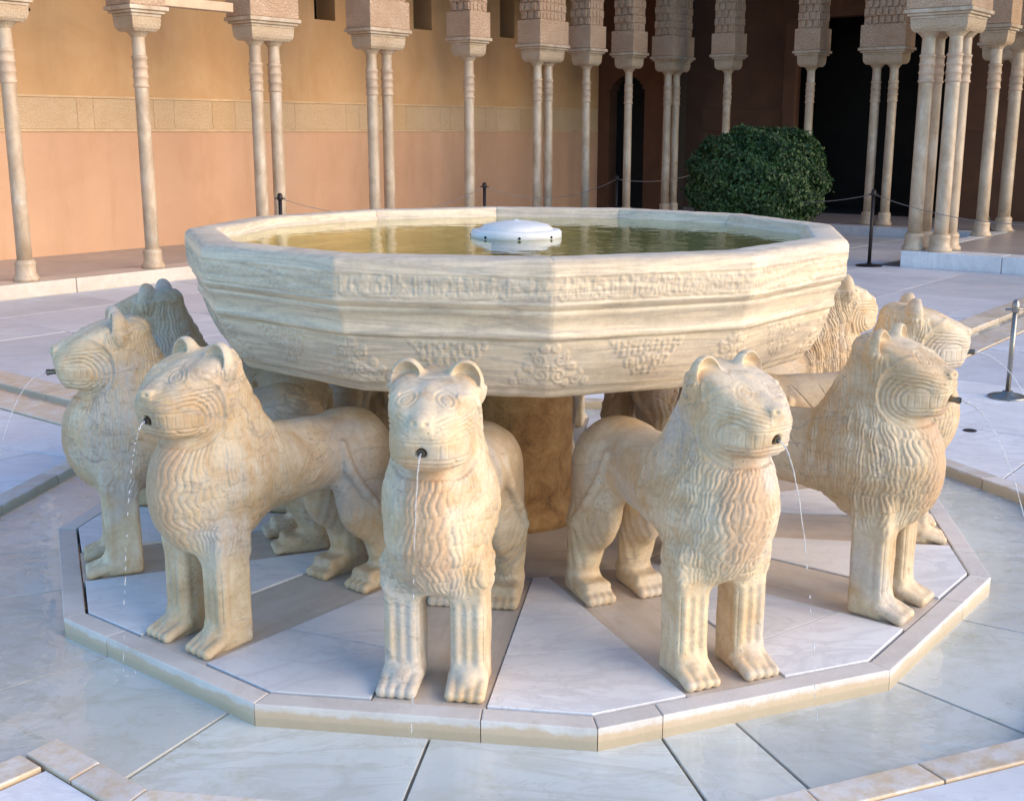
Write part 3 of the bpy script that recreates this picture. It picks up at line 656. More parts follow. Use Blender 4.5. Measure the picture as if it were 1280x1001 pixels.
def carve(P, N, seed, style):
    r, y, z = P.T; ay = np.abs(y); H = np.zeros(len(P))
    dface = np.hypot(r - 1.705, (z - 0.765) * 1.05)
    face = np.maximum(1 - sstep(0.122, 0.130, dface), sstep(1.60, 1.615, r + (z - 0.85) * 0.25) * sstep(0.80, 0.815, z)) * sstep(0.645, 0.655, z)
    face = np.maximum(face, sstep(0.885, 0.895, z) * sstep(1.50, 1.53, r))
    earm = sstep(0.888, 0.90, z) * (ay > 0.04) * (r < 1.62)
    # mane
    bound = 1.30 + 0.10 * np.sin((z - 0.4) * 9) * 0.4 + 0.25 * np.clip(0.42 - z, 0, 1)
    M_ = sstep(0, 0.03, r - bound) * sstep(0.285, 0.325, z + 0.012 * np.sin(y * 60 + r * 40)) * (1 - face) * (1 - earm)
    P2 = P + 0.014 * np.stack([wavy(P, seed + i, 40) for i in range(3)], -1)
    a = np.arctan2(P2[:, 1], np.maximum(P2[:, 0] - 1.5, 0) + 0.004) * 0.155 + np.sign(P2[:, 1]) * np.maximum(1.5 - P2[:, 0], 0); v = P2[:, 2] + 0.15 * np.clip(1.5 - P2[:, 0], 0, 1)
    hR, wL = (0.070, 0.044) if style != 2 else (0.060, 0.040)
    v = v + 0.020 * wavy(P, seed + 61, 16); a = a + 0.016 * wavy(P, seed + 62, 19)
    aw = a / wL; col = np.floor(aw); v2 = v + hR * hash1(col, seed + 5.0)                  # locks hang in loose columns, not in rows
    row = np.floor(v2 / hR); q = v2 / hR - row; aa = aw + 0.30 * (hash1(row + col * 3, seed) - 0.5); pp = aw - col - 0.5
    hs = hash1(row * 7 + col * 13, seed + 3.0)
    wdt = 0.26 + 0.30 * np.sqrt(np.clip(q, 0, 1)); mask = (0.50 + 0.50 * sstep(0, 0.22, wdt - np.abs(pp))) * (0.5 + 0.5 * sstep(0.0, 0.16, q)) * (0.75 + 0.5 * hs)
    sw = (hs - 0.5) * 2.4
    strand = np.abs(np.sin(np.pi * (pp * 3.9 + 0.5 + sw * (q - 0.5) ** 2 * 2.2 + 0.35 * np.sin(q * 5.5 + hs * 6)))) ** 0.5
    locks = mask * (1.0 - 0.30 * q) * (0.25 + 0.75 * strand)
    wave = np.abs(np.cos(np.pi * (a + 0.0035 * np.sin(2 * np.pi * v / 0.075 + 3 * wavy(P, seed + 9, 22)) + 0.006 * wavy(P, seed + 5, 24)) / 0.0125)) ** 0.55
    if style == 0: h = 0.0060 * locks + 0.0012 * wave
    elif style == 1: front = sstep(0.2, 0.6, N[:, 0]); h = 0.0030 * wave * front + 0.0060 * locks * (1 - front)
    else: h = 0.0062 * locks + 0.0012 * wave
    H += M_ * (h * (1 + 0.5 * np.abs(N[:, 1])) + 0.001)
    # engraved scroll lines over the flank behind the mane
    flank = (1 - M_) * sstep(0.30, 0.34, z) * (r < 1.42) * (r > 0.80)
    gl = np.abs(np.sin(28 * (z - 0.5) + 9 * np.sin((r - 1.0) * 8 + seed) * 0.35 + 12 * (r - 1.1)))
    H -= flank * sstep(0.5, 0.8, np.abs(N[:, 1])) * 0.0042 * (1 - sstep(0.0, 0.14, gl)) * sstep(-0.4, 0.1, wavy(P, seed + 21, 9))
    # face: cheek arcs, lips, teeth, eyes, whiskers
    front = sstep(0.25, 0.5, N[:, 0])
    dc = np.hypot((r - 1.70), (z - 0.748) * 1.15); arcs = 0.5 + 0.5 * np.cos(2 * np.pi * dc / 0.0165)
    side = sstep(0.055, 0.085, ay) * (1 - sstep(1.72, 1.745, r)) * sstep(0.04, 0.05, dc) * (1 - sstep(0.118, 0.13, dc)) * (1 - sstep(0.81, 0.83, z))
    H -= 0.0055 * side * arcs * (1 - earm)
    rim = np.exp(-((dface - 0.128) / 0.007) ** 2) * (ay > 0.08) * sstep(0.66, 0.68, z); H += 0.004 * rim * (1 - earm)
    fr2 = (r > 1.66) & (z < 0.80)
    for zl, amp in ((0.772, 0.0032), (0.782, 0.0025), (0.722, 0.0032), (0.708, 0.0028), (0.696, 0.002)):
        H -= amp * np.exp(-((z - zl - 0.05 * (ay - 0.05) * (1 if zl > .75 else -1) * 0.3) / 0.0035) ** 2) * (r > 1.64)
    ang = np.arctan2(y, r - 1.64); teeth = np.abs(np.sin(ang * 17)); H -= 0.0022 * (1 - sstep(0, 0.35, teeth)) * (np.abs(z - 0.748) < 0.02) * (r > 1.67) * (ay > 0.03)
    ey = (ay - 0.055) / 0.023; ez = (z - 0.872 + 0.25 * (ay - 0.06)) / 0.0115; de = np.sqrt(ey ** 2 + ez ** 2); up = (r > 1.62) & (z > 0.79)
    eyk = (0.45, 0.6, 0.25)[style]
    H += eyk * up * (0.0022 * (1 - sstep(0.45, 0.75, de)) + 0.0022 * np.exp(-((de - 1.05) / 0.2) ** 2) - 0.003 * np.exp(-((de - 0.78) / 0.13) ** 2))
    H += eyk * up * (0.0020 * np.exp(-((de - 1.75) / 0.2) ** 2) * (ez > 0) - 0.0025 * np.exp(-((de - 1.4) / 0.14) ** 2))
    wh = 0.5 + 0.5 * np.cos(2 * np.pi * ((z - 0.8) - 0.35 * (ay - 0.06)) / 0.0130)
    H -= 0.0036 * wh * (ay > 0.032) * (ay < 0.125) * sstep(0.785, 0.791, z) * (1 - sstep(0.838, 0.845, z)) * (r > 1.62)
    H -= 0.009 * np.exp(-(((ay - 0.017) / 0.007) ** 2 + ((z - 0.828) / 0.006) ** 2)) * (r > 1.75)
    # fluted forelegs, hind hocks and toes
    lg = sstep(0.075, 0.10, z) * (1 - sstep(0.255, 0.285, z)) * (r > 1.5)
    H -= lg * 0.0042 * (0.5 + 0.5 * np.cos(2 * np.pi * (ay - 0.097) / 0.030 + np.pi)) * sstep(0.4, 0.8, N[:, 0])
    H -= lg * 0.0030 * (0.5 + 0.5 * np.cos(2 * np.pi * (r - 1.59) / 0.04 + np.pi)) * sstep(0.5, 0.8, np.abs(N[:, 1])) * sstep(1.60, 1.62, r)
    hl = sstep(0.08, 0.11, z) * (1 - sstep(0.30, 0.42, z)) * (r < 1.12)
    H -= hl * 0.0030 * (0.5 + 0.5 * np.cos(2 * np.pi * (r + 0.25 * (0.2 - z) ** 2) / 0.034)) * sstep(0.3, 0.6, np.abs(N[:, 1]))
    # wear
    H += 0.0022 * wavy(P, seed + 40, 30) + 0.0010 * wavy(P, seed + 50, 95)
    return H
XR = 1.27
xs, ys, zs, D = surface_net()
LP, LF = extract(xs, ys, zs, D); LN = vnormals(LP, LF)
lion_mesh = []
HEAD_TURN, HEAD_PIV = R(12.0), 1.40      # one lion turns its head and chest aside
def turn(Q, ang):
    a = ang * sstep(0.28, 0.74, Q[:, 2]) * sstep(1.25, 1.45, Q[:, 0]); x = Q[:, 0] - HEAD_PIV; y = Q[:, 1].copy()
    Q[:, 0] = HEAD_PIV + x * np.cos(a) - y * np.sin(a); Q[:, 1] = x * np.sin(a) + y * np.cos(a); return Q
for seed, style, ang in ((11, 0, 0), (23, 1, 0), (37, 2, 0), (53, 2, HEAD_TURN)):
    Hh = carve(LP, LN, seed, style); Q = LP + LN * Hh[:, None]; Q[:, 2] = np.maximum(Q[:, 2], -0.006)
    if ang: Q = turn(Q, ang)
    Q[:, 0] -= XR; me = np_mesh('lion_body', Q, LF); me.materials.append(M['lion']); lion_mesh.append(me)
bm = bmesh.new(); box_bm(bm, 0.745 - XR, 1.742 - XR, -HW, HW, -0.04, 0.001, 0.003); plinth_me = bm_mesh('plinth', bm); plinth_me.materials.append(M['plinth'])
def spout_mesh(L):
    bm = bmesh.new(); x0 = 1.745 - XR; x1 = 1.80 + L - XR
    tube_bm(bm, [(x0, 0, 0.747), (x1 - 0.012, 0, 0.746), (x1 - .0115, 0, 0.746), (x1, 0, 0.745)], [0.0095, 0.0095, 0.0110, 0.0110], 14)
    me = bm_mesh('spout', bm); me.materials.append(M['brass']); return me
sp_s, sp_l = spout_mesh(-0.024), spout_mesh(0.004)
bm = bmesh.new(); tube_bm(bm, [(0, 0, 0), (0.0012, 0, 0)], 0.0070, 12); bore_me = bm_mesh('bore', bm); bore_me.materials.append(M['hole'])
lion_info = {  # index -> style, long spout, label
    0: (0, False, 'carved lion with curly chest mane standing straight before the bare ochre pedestal'),
    1: (3, False, 'lion with water stream breaking into drops past its front paw, beside the pipe spout lion'),
    2: (0, True, 'carved lion with shaggy shoulder mane, round cheek arcs and projecting pipe spout'),
    3: (1, True, 'carved lion behind the pipe spout lion, facing the steel barrier post'),
    4: (2, False, 'carved lion seen against the bowl, only its curly mane and head clear of the rim'),
    11: (1, False, 'carved lion in profile with long chest grooves and scrolled flank lines'),
    10: (2, True, 'worn greyish lion with orange stained chest, between the profile lion and the narrow water channel'),
    9: (0, False, 'blue grey shaded lion seen from behind its mane near the narrow water channel')}
hid = 'carved lion half hidden under the far side of the bowl, facing the gallery'
lions = []
jet_label = {0: 'thin water stream falling before the straight facing lion', 1: 'beaded water stream falling from the lion beside the pipe spout lion', 2: 'curved water stream leaving the projecting pipe spout', 3: 'fine water arc from the lion facing the steel post',
    11: 'short water stream beside the profile lion with chest grooves', 10: 'fine water arc from the worn lion with orange chest stain'}
for k in range(12):
    az = R(LION_AZ[k]); st, lg, lab = lion_info.get(k, (k % 3, False, hid))
    o = empty('lion_statue', lab, 'lion statue', (XR * math.cos(az), XR * math.sin(az), 0), az, 'stone lions carrying the fountain bowl')
    link('body', lion_mesh[st], None, o); link('plinth', plinth_me, None, o)
    s = link('spout', sp_l if lg else sp_s, None, o)
    b_ = link('bore', bore_me, None, s); b_.location = ((1.8045 if lg else 1.7765) - XR, 0, 0.745)
    ht = HEAD_TURN if st == 3 else 0.0
    if ht:
        pv = HEAD_PIV - XR; s.rotation_euler = (0, 0, ht); s.location = (pv - pv * math.cos(ht), -pv * math.sin(ht), 0)
    lions.append(o)
    # water jet
    lab = jet_label.get(k, 'thin water stream from a lion on the far side of the bowl')
    v0 = {0: 0.42, 1: 0.50, 2: 0.85, 3: 1.1, 11: 0.35, 10: 0.75}.get(k, 0.5); r0 = 1.805 if lg else 1.777; T = math.sqrt(2 * (0.745 - WZ) / 9.8)
    rng = np.random.default_rng(k + 60); n = 90; bm = bmesh.new(); run = []; rad = []
    brk = {0: 50, 1: 56, 2: 72, 3: 60, 11: 16, 10: 50}.get(k, 40)          # step at which the stream breaks into drops
    def pt(i):
        tt = T * i / n; rr = r0 + v0 * tt; zz = 0.745 - 4.9 * tt * tt; wob = 0.002 * math.sin(i * .5 + k) * i / n
        lx = HEAD_PIV + (rr - HEAD_PIV) * math.cos(ht) - wob * math.sin(ht); ly = (rr - HEAD_PIV) * math.sin(ht) + wob * math.cos(ht)
        return Vector((lx * math.cos(az) - ly * math.sin(az), lx * math.sin(az) + ly * math.cos(az), zz))
    tube_bm(bm, [pt(i) for i in range(brk + 1)], [(0.0034 - 0.0019 * min(1, i / 25)) * (1 + 0.25 * math.sin(i * 1.1 + k)) for i in range(brk)] + [0.0005], 8)
    j = link('water_jet', bm_mesh('jet', bm), 'jet', smooth=True); tag(j, lab, 'water jet', 'water streams from the lions'); bm = bmesh.new()
    i = brk
    while i < n - 2:
        L = rng.uniform(0.5, 2.2); g_ = rng.uniform(0.7, 2.6); a_ = i + g_; b_2 = min(n, a_ + L); q = rng.uniform(0.0013, 0.0026)
        if rng.random() < 0.8: tube_bm(bm, [pt(a_ + (b_2 - a_) * s_) for s_ in (0, .25, .5, .75, 1)], [q * .2, q * .8, q, q * .8, q * .2], 6)
        i = b_2
    land = pt(n)
    for q in range(7):                                                       # splash drops
        a_ = rng.uniform(0, 6.28); d_ = rng.uniform(0.01, 0.05); p = land + Vector((math.cos(a_) * d_, math.sin(a_) * d_, rng.uniform(0.004, 0.05))); r_ = rng.uniform(0.0012, 0.0026)
        bmesh.ops.create_icosphere(bm, subdivisions=1, radius=r_, matrix=Matrix.Translation(p))
    dr = link('droplets', bm_mesh('drops', bm), 'jet', j, smooth=True); dr['kind'] = 'stuff'

# ------------------------------------------------------------------ galleries
GZ = 0.12
def wall_cut(bm, a0, a1, z0, z1, y0, y1, holes):
    """wall slab along local x with rectangular holes (x0,x1,z0,z1)"""
    X = sorted({a0, a1, *[h for q in holes for h in q[:2]]}); Z = sorted({z0, z1, *[h for q in holes for h in q[2:]]})
    for xa, xb in zip(X, X[1:]):
        run = None
        for za, zb in zip(Z, Z[1:]):
            cx, cz = (xa + xb) / 2, (za + zb) / 2
            if any(h[0] < cx < h[1] and h[2] < cz < h[3] for h in holes):
                if run: box_bm(bm, xa, xb, y0, y1, *run)
                run = None
            else: run = (run[0], zb) if run else (za, zb)
        if run: box_bm(bm, xa, xb, y0, y1, *run)
def court_empty(name, label, cat, group=None): return empty(name, label, cat, (0, 0, 0), CA, group)
# floors
fl = struct(court_box('gallery_floor', 'gfloor', -2, 17.2, -10.4, -8.12, -0.05, GZ - 0.004))
fe = struct(court_box('gallery_floor', 'gfloor', 14.62, 17.2, -8.118, 3.0, -0.05, GZ - 0.004))
st_ = struct(court_empty('gallery_step', '', '')); del st_['label'], st_['category']
u = -2.0
while u < 14.5:
    L = random.uniform(1.3, 2.1); court_box('step_stone', 'plinth', u + .003, min(u + L, 14.6) - .003, -8.42, -8.06, -0.05, GZ, 0.012, st_); u += L
v = -8.05
while v < -2.5:
    L = random.uniform(1.2, 1.8); court_box('step_stone', 'paving', 14.46, 14.82, v + .003, min(v + L, -2.5) - .003, -0.05, GZ, 0.012, st_); v += L
# long wall
lw = court_empty('long_gallery_wall', 'long ochre plaster wall with pink lower half and carved stucco frieze', 'wall')
bm = bmesh.new(); holes = [(8.44, 8.85, 3.17, 3.95), (10.53, 10.96, 3.17, 3.95), (12.7, 13.1, 3.17, 3.95)]
wall_cut(bm, -2, 15.72, -0.05, 5.2, 10.35, 10.75, holes); link('plaster', bm_mesh('lw', bm), 'wall', lw)
for h in holes:
    w_ = box('window', 'dark', h[0] - .1, h[1] + .1, 11.05, 11.1, h[2] - .1, h[3] + .1, 0, lw)
    bm = bmesh.new(); wall_cut(bm, h[0] - .1, h[1] + .1, h[2] - .1, h[3] + .1, 10.752, 11.049, [h]); link('reveal', bm_mesh('rev', bm), 'dark', w_)
u = -1.9; i = 0
box('frieze_rail', 'frieze_trim', -2, 15.7, 10.33, 10.35, 1.585, 1.615, 0.004, lw); box('frieze_rail', 'frieze_trim', -2, 15.7, 10.33, 10.35, 1.985, 2.012, 0.004, lw)
while u < 15.6:
    L = [0.95, 0.30, 0.62, 0.42, 0.75, 0.25][i % 6] * random.uniform(.9, 1.1); kind = ['frieze', 'frieze_plain', 'frieze_trim'][(0, 0, 0, 1, 0, 0)[i % 6]]
    box('frieze_panel', kind, u + .002, min(u + L, 15.69) - .002, 10.342, 10.35, 1.618, 1.982, 0.002, lw); u += L; i += 1
# cross wall with arched doorway at the far end of the long gallery
def arch_wall(name, label, mt, u0, u1, vs0, vs1, zt, dv0, dv1, dz):
    e = court_empty(name, label, 'wall'); bm = bmesh.new(); cy = -(dv0 + dv1) / 2; r = abs(dv1 - dv0) / 2; spr = dz - r
    ys0, ys1 = -vs1, -vs0
    def slab(y0, y1, z0, z1): box_bm(bm, u0, u1, y0, y1, z0, z1)
    slab(ys0, cy - r, -0.05, zt); slab(cy + r, ys1, -0.05, zt)
    n = 14
    for i in range(n):
        a0 = -r + 2 * r * i / n; a1 = -r + 2 * r * (i + 1) / n; am = (a0 + a1) / 2
        slab(cy + a0, cy + a1, spr + math.sqrt(max(0, r * r - am * am)), zt)
    link('plaster', bm_mesh(name, bm), mt, e); return e
cw = arch_wall('cross_wall', 'reddish cross wall with round arched dark doorway', 'endwall', 15.72, 16.0, -10.75, -8.9, 5.2, -10.1, -9.3, 2.62)
bm = bmesh.new()
for s in range(15):
    pass
link('door_recess', None, None, cw) if False else None
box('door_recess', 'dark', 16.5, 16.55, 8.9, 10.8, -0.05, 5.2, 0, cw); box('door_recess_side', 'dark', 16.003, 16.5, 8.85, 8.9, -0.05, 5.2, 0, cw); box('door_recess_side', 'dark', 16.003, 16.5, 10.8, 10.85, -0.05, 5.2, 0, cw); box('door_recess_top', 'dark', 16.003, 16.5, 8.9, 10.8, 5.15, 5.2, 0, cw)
# end gallery inner wall
ew = court_empty('end_gallery_wall', 'shaded red brown wall behind the clipped bush with tall black opening', 'wall')
bm = bmesh.new(); wall_cut(bm, 17.2, 17.5, 0, 1, 0, 1, []); bm.free()
bm = bmesh.new()
def vslab(v0, v1, z0, z1): box_bm(bm, 17.2, 17.5, -v1, -v0, z0, z1)
vslab(-10.9, -7.0, -0.05, 5.2); vslab(-7.0, -4.0, 3.6, 5.2); vslab(-4.0, 3.0, -0.05, 5.2)
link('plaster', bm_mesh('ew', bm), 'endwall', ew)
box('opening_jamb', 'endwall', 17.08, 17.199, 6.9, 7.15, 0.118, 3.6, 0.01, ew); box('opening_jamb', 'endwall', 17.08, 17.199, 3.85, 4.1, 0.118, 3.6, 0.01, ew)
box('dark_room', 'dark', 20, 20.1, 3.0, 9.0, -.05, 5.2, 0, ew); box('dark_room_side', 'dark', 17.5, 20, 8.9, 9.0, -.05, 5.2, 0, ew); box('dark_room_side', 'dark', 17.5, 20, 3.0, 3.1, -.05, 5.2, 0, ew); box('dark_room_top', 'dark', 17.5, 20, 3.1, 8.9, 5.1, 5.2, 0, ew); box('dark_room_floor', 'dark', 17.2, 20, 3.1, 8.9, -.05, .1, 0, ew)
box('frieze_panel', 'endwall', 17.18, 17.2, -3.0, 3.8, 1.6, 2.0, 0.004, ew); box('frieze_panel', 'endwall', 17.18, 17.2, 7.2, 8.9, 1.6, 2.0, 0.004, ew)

# columns
SH = [(0.150, 0.0), (0.150, 0.035), (0.128, 0.05), (0.120, 0.075), (0.105, 0.10), (0.098, 0.13)]
def col_mesh(rad, z0, zc):
    s = rad / 0.084; H = zc - z0
    bm = bmesh.new(); lathe_bm(bm, [(0.142 * s, z0), (0.142 * s, z0 + .035), (0.128 * s, z0 + .05), (0.114 * s, z0 + .075), (0.112 * s, z0 + .16), (0.116 * s, z0 + .17), (0.116 * s, z0 + .185), (0.104 * s, z0 + .195), (0.100 * s, z0 + .21)], 24); base = bm_mesh('base', bm)
    zr0, zr1 = zc - 0.53, zc - 0.20
    bm = bmesh.new(); lathe_bm(bm, [(rad, z0 + .13), (rad * 1.01, z0 + .8), (rad * .97, zr0), (rad * .95, zr1), (rad * .92, zc - .03), (rad * 1.0, zc + .01)], 24); shaft = bm_mesh('shaft', bm)
    pr = [(rad * .93, zr0 - .002)]
    for i in range(4):
        zz = zr0 + 0.02 + i * (zr1 - zr0 - .04) / 3
        for dr, dz in ((1.02, -.018), (1.12, -.010), (1.14, 0), (1.12, .010), (1.03, .018)): pr.append((rad * dr, zz + dz))
    pr.append((rad * .93, zr1 + .002)); bm = bmesh.new(); lathe_bm(bm, pr, 24); ring = bm_mesh('rings', bm)
    for m, k in ((base, 'shaft'), (shaft, 'shaft'), (ring, 'ring')): m.materials.append(M[k]); m.polygons.foreach_set('use_smooth', [True] * len(m.polygons))
    return base, shaft, ring
def cap_mesh(hx, hy, zc, feet, rad):
    """capital: rounded necks under a square block"""
    bm = bmesh.new()
    for fx, fy in feet: lathe_bm(bm, [(rad * 1.0, zc - .012), (rad * 1.25, zc + .015), (rad * 1.85, zc + .06), (rad * 2.1, zc + .09)], 20, fx, fy)
    rows = [(0.80, zc + .045), (0.93, zc + .075), (0.98, zc + .11), (1.0, zc + .175), (1.0, zc + .19)]
    ring = [[bm.verts.new((sx * (hx - (1 - s) * .2), sy * (hy - (1 - s) * .2), z)) for sx, sy in ((-1, -1), (1, -1), (1, 1), (-1, 1))] for s, z in rows]
    for a, b in zip(ring, ring[1:]):
        for i in range(4): bm.faces.new((a[i], a[(i + 1) % 4], b[(i + 1) % 4], b[i]))
    bm.faces.new(ring[0][::-1]); bm.faces.new(ring[-1])
    return bm_mesh('capital', bm)
def springer_mesh(hx, hy, z0, z1):
    bm = bmesh.new(); n = 0
    box_bm(bm, -hx, hx, -hy, hy, z0, z0 + 0.34, 0.012)
    # stepped honeycomb corbels narrowing upward on the arch sides
    z = z0 + 0.342; k = 0; wx = hx - 0.05
    while z < z1:
        dz = 0.12; s = wx + (0.022 if k % 2 else 0.0); box_bm(bm, -s, s, -hy + 0.03, hy - 0.03, z, min(z + dz, z1), 0.01)
        m_ = max(3, int(hy * 2 / 0.11))
        for sx in (-1, 1):
            for c_ in range(m_):
                y_ = -hy + 0.05 + (c_ + 0.5 + (0.25 if k % 2 else -0.25) * 0.8) * (2 * hy - 0.1) / m_; w_ = 0.034
                box_bm(bm, sx * s - 0.004, sx * (s + 0.028), y_ - w_, y_ + w_, z + 0.015, min(z + dz, z1) - 0.004)
        m2 = max(3, int(hx * 2 / 0.12))
        for sy in (-1, 1):
            for c_ in range(m2):
                x_ = -wx + 0.03 + (c_ + 0.5) * (2 * wx - 0.06) / m2
                box_bm(bm, x_ - 0.03, x_ + 0.03, sy * (hy - 0.034), sy * (hy - 0.018), z + 0.02, min(z + dz, z1) - 0.02)
        z += dz; k += 1
    return bm_mesh('springer', bm)
def abacus_mesh(hx, hy, z0):
    bm = bmesh.new(); box_bm(bm, -hx + .05, hx - .05, -hy + .05, hy - .05, z0, z0 + .03, .006); box_bm(bm, -hx + .02, hx - .02, -hy + .02, hy - .02, z0 + .031, z0 + .06, .006); box_bm(bm, -hx - .01, hx + .01, -hy - .01, hy + .01, z0 + .061, z0 + .105, .008)
    return bm_mesh('abacus', bm)
_cache = {}
def column(u, v, feet, z0, zc, ztop, label, rad=0.074, group='slender marble columns of the galleries', name=None):
    key = (tuple(feet), z0, zc, ztop, rad)
    if key not in _cache:
        hx = max(abs(f[0]) for f in feet) + 0.175; hy = max(abs(f[1]) for f in feet) + 0.175
        c = (col_mesh(rad, z0, zc), cap_mesh(hx, hy, zc, feet, rad), abacus_mesh(hx + .055, hy + .055, zc + .192), springer_mesh(hx + .045, hy + .045, zc + .30, ztop))
        for m, k in ((c[1], 'capital'), (c[2], 'shaft'), (c[3], 'carved')): m.materials.append(M[k])
        _cache[key] = c
    c = _cache[key]; p = uv(u, v)
    o = empty(name or {1: 'column', 2: 'paired_columns', 4: 'column_cluster'}[len(feet)], label, 'column', p, CA, group)
    for fx, fy in feet:
        for nm, me in zip(('base', 'shaft', 'neck_rings'), c[0]): link(nm, me, None, o, (fx, fy, 0))
    link('capital', c[1], None, o); link('abacus', c[2], None, o); link('springer', c[3], None, o)
    return o
S1 = [(0.0, 0.0)]; PU = [(-0.14, 0.0), (0.14, 0.0)]; PV = [(0.0, -0.14), (0.0, 0.14)]; Q4 = [(-.16, -.16), (.16, -.16), (.16, .16), (-.16, .16)]
ZC, ZT = 2.57, 4.35
SL = 'single marble column of the long gallery, before the ochre wall'; PL = 'paired marble columns of the long gallery sharing one carved capital'
column(2.50, -8.25, S1, GZ, ZC, ZT, 'single marble column with stained base at the tie rod end of the gallery')
column(4.00, -8.25, S1, GZ, ZC, ZT, 'single marble column next to the plaster tie beam')
column(5.71, -8.25, PU, GZ, ZC, ZT, 'paired columns at the end of the plaster tie beam, dark barrier post before them')
column(7.61, -8.25, PU, GZ, ZC, ZT, 'paired columns standing between the two small dark windows')
column(9.40, -8.25, S1, GZ, ZC, ZT, 'single column just past the second small window, beside a dark barrier post')
column(11.14, -8.25, PU, GZ, ZC, ZT, 'paired columns next after the single column by the dark barrier post', 0.070)
column(12.3, -8.25, S1, GZ, ZC, ZT, 'single column standing before the corner where the ochre wall ends', 0.066)
column(13.54, -8.25, S1, GZ, ZC, ZT, 'single column standing before the arched dark doorway', 0.066)
column(14.95, -8.25, PU, GZ, ZC, ZT, 'paired columns at the inner corner of the two galleries', 0.070)
column(14.95, -7.15, S1, GZ, ZC, ZT, 'single column partly hidden behind the clipped bush, nearer the inner corner', 0.068)
column(14.95, -5.63, S1, GZ, ZC, ZT, 'single column rising behind the clipped bush before the black opening', 0.068)
column(14.95, -4.38, PV, GZ, ZC, ZT, 'paired columns between the clipped bush and the pavilion', 0.072)
tb = court_box('tie_beam', 'tie', 4.30, 5.24, -8.33, -8.19, 2.90, 3.0, 0.01); tag(tb, 'pale plaster tie beam spanning two column capitals', 'beam')
p0, p1 = uv(2.62, -8.3, 3.0), uv(2.98, -8.6, 2.78)
tag(tube('tie_rod', 'darkmetal', [p0, p1], 0.02, 8), 'short dark iron rod slanting from a column capital', 'rod')
# upper storey and roofs
up = court_empty('long_arcade', 'upper stucco wall and timber eaves over the long gallery columns', 'arcade')
box('stucco_wall', 'carved', -2, 15.3, 8.02, 8.48, ZT + .002, 6.2, 0.0, up); box('ceiling', 'wood', -2, 15.72, 8.48, 10.9, 5.2, 5.4, 0, up); box('eaves', 'wood', -2, 15.4, 7.2, 8.02, 6.0, 6.15, 0, up)
up2 = court_empty('end_arcade', 'upper stucco wall and timber eaves over the end gallery columns', 'arcade')
box('stucco_wall', 'carved', 14.72, 15.18, 1.5, 8.018, ZT + .002, 6.2, 0.0, up2); box('ceiling', 'wood', 15.18, 17.5, -3, 8.9, 5.21, 5.41, 0, up2); box('eaves', 'wood', 13.9, 14.72, 1.5, 7.2, 6.0, 6.15, 0, up2)
# pavilion
PZ = 0.17
pv_ = struct(court_empty('pavilion_floor', '', '')); del pv_['label'], pv_['category']
box('floor_bed', 'gfloor', 10.90, 14.6, -3.0, 2.1, -0.05, PZ - 0.004, 0, pv_)
v = -2.30
while v < 3.0:
    L = random.uniform(1.1, 1.7); box('step_stone', 'white', 10.52, 10.897, -(v + L - .003), -(v + .003), -0.05, PZ, 0.01, pv_); v += L
u = 10.9
while u < 14.5:
    L = random.uniform(1.0, 1.5); box('step_stone', 'white', u + .003, min(u + L, 14.6) - .003, 2.1, 2.30, -0.05, PZ, 0.01, pv_); u += L
ZCP = 2.68
column(10.86, -2.05, Q4, PZ, ZCP, ZT, 'cluster of four marble columns at the pavilion corner on a white step', 0.084)
column(13.27, -2.2, S1, PZ, ZCP, ZT, 'single column of the pavilion side behind the cluster of four', 0.080)
column(14.3, -2.2, S1, PZ, ZCP, ZT, 'single column of the pavilion side close to the end gallery', 0.080)
column(14.95, -2.55, PV, GZ, ZC, ZT, 'paired columns where pavilion meets the end gallery', 0.072)
column(10.86, 0.6, PV, PZ, ZCP, ZT, 'paired columns on the pavilion front past the corner cluster', 0.080)
pvr = court_empty('pavilion_top', 'square upper storey of the pavilion with timber ceiling', 'pavilion')
bm = bmesh.new(); wall_cut(bm, 10.6, 14.7, ZT + .002, 6.5, 1.82, 2.28, []); link('stucco_wall', bm_mesh('pw1', bm), 'carved', pvr)
box('stucco_wall', 'carved', 10.6, 11.06, -3.0, 1.818, ZT + .002, 6.5, 0, pvr); box('ceiling', 'wood', 11.06, 14.7, -3.0, 1.818, 5.5, 5.7, 0, pvr)

# ------------------------------------------------------------------ clipped bush
bc = uv(11.95, -4.97)
bush = empty('clipped_bush', 'dense dark green bush clipped to a dome before the black opening', 'bush', bc)
rng = np.random.default_rng(3); nl = 42000
d = rng.normal(size=(nl, 3)); d /= np.linalg.norm(d, axis=1)[:, None]; rr = 1 - 0.16 * rng.random(nl) ** 1.6 + np.where(rng.random(nl) < 0.04, rng.uniform(0.0, 0.07, nl), 0)
lump = 1 + 0.035 * np.sin(d[:, 0] * 17 + d[:, 2] * 13) * np.sin(d[:, 1] * 15 + 2) + 0.05 * np.sin(d[:, 0] * 7 + 1) * np.sin(d[:, 1] * 6) + 0.04 * np.sin(d[:, 2] * 11 + d[:, 0] * 9) + 0.03 * rng.normal(size=nl) * 0.6
sup = (np.abs(d) ** 2.25).sum(1) ** (-1 / 2.25)
cen = d * (rr * lump * sup)[:, None] * np.array([0.97, 0.97, 0.74]) + np.array([0, 0, 0.90]); keep = cen[:, 2] > 0.20; cen, d = cen[keep], d[keep]; nl = len(cen)
t1 = rng.normal(size=(nl, 3)); nn = d + 0.75 * rng.normal(size=(nl, 3)); nn /= np.linalg.norm(nn, axis=1)[:, None]; t1 -= nn * (t1 * nn).sum(1)[:, None]; t1 /= np.linalg.norm(t1, axis=1)[:, None]; t2 = np.cross(nn, t1)
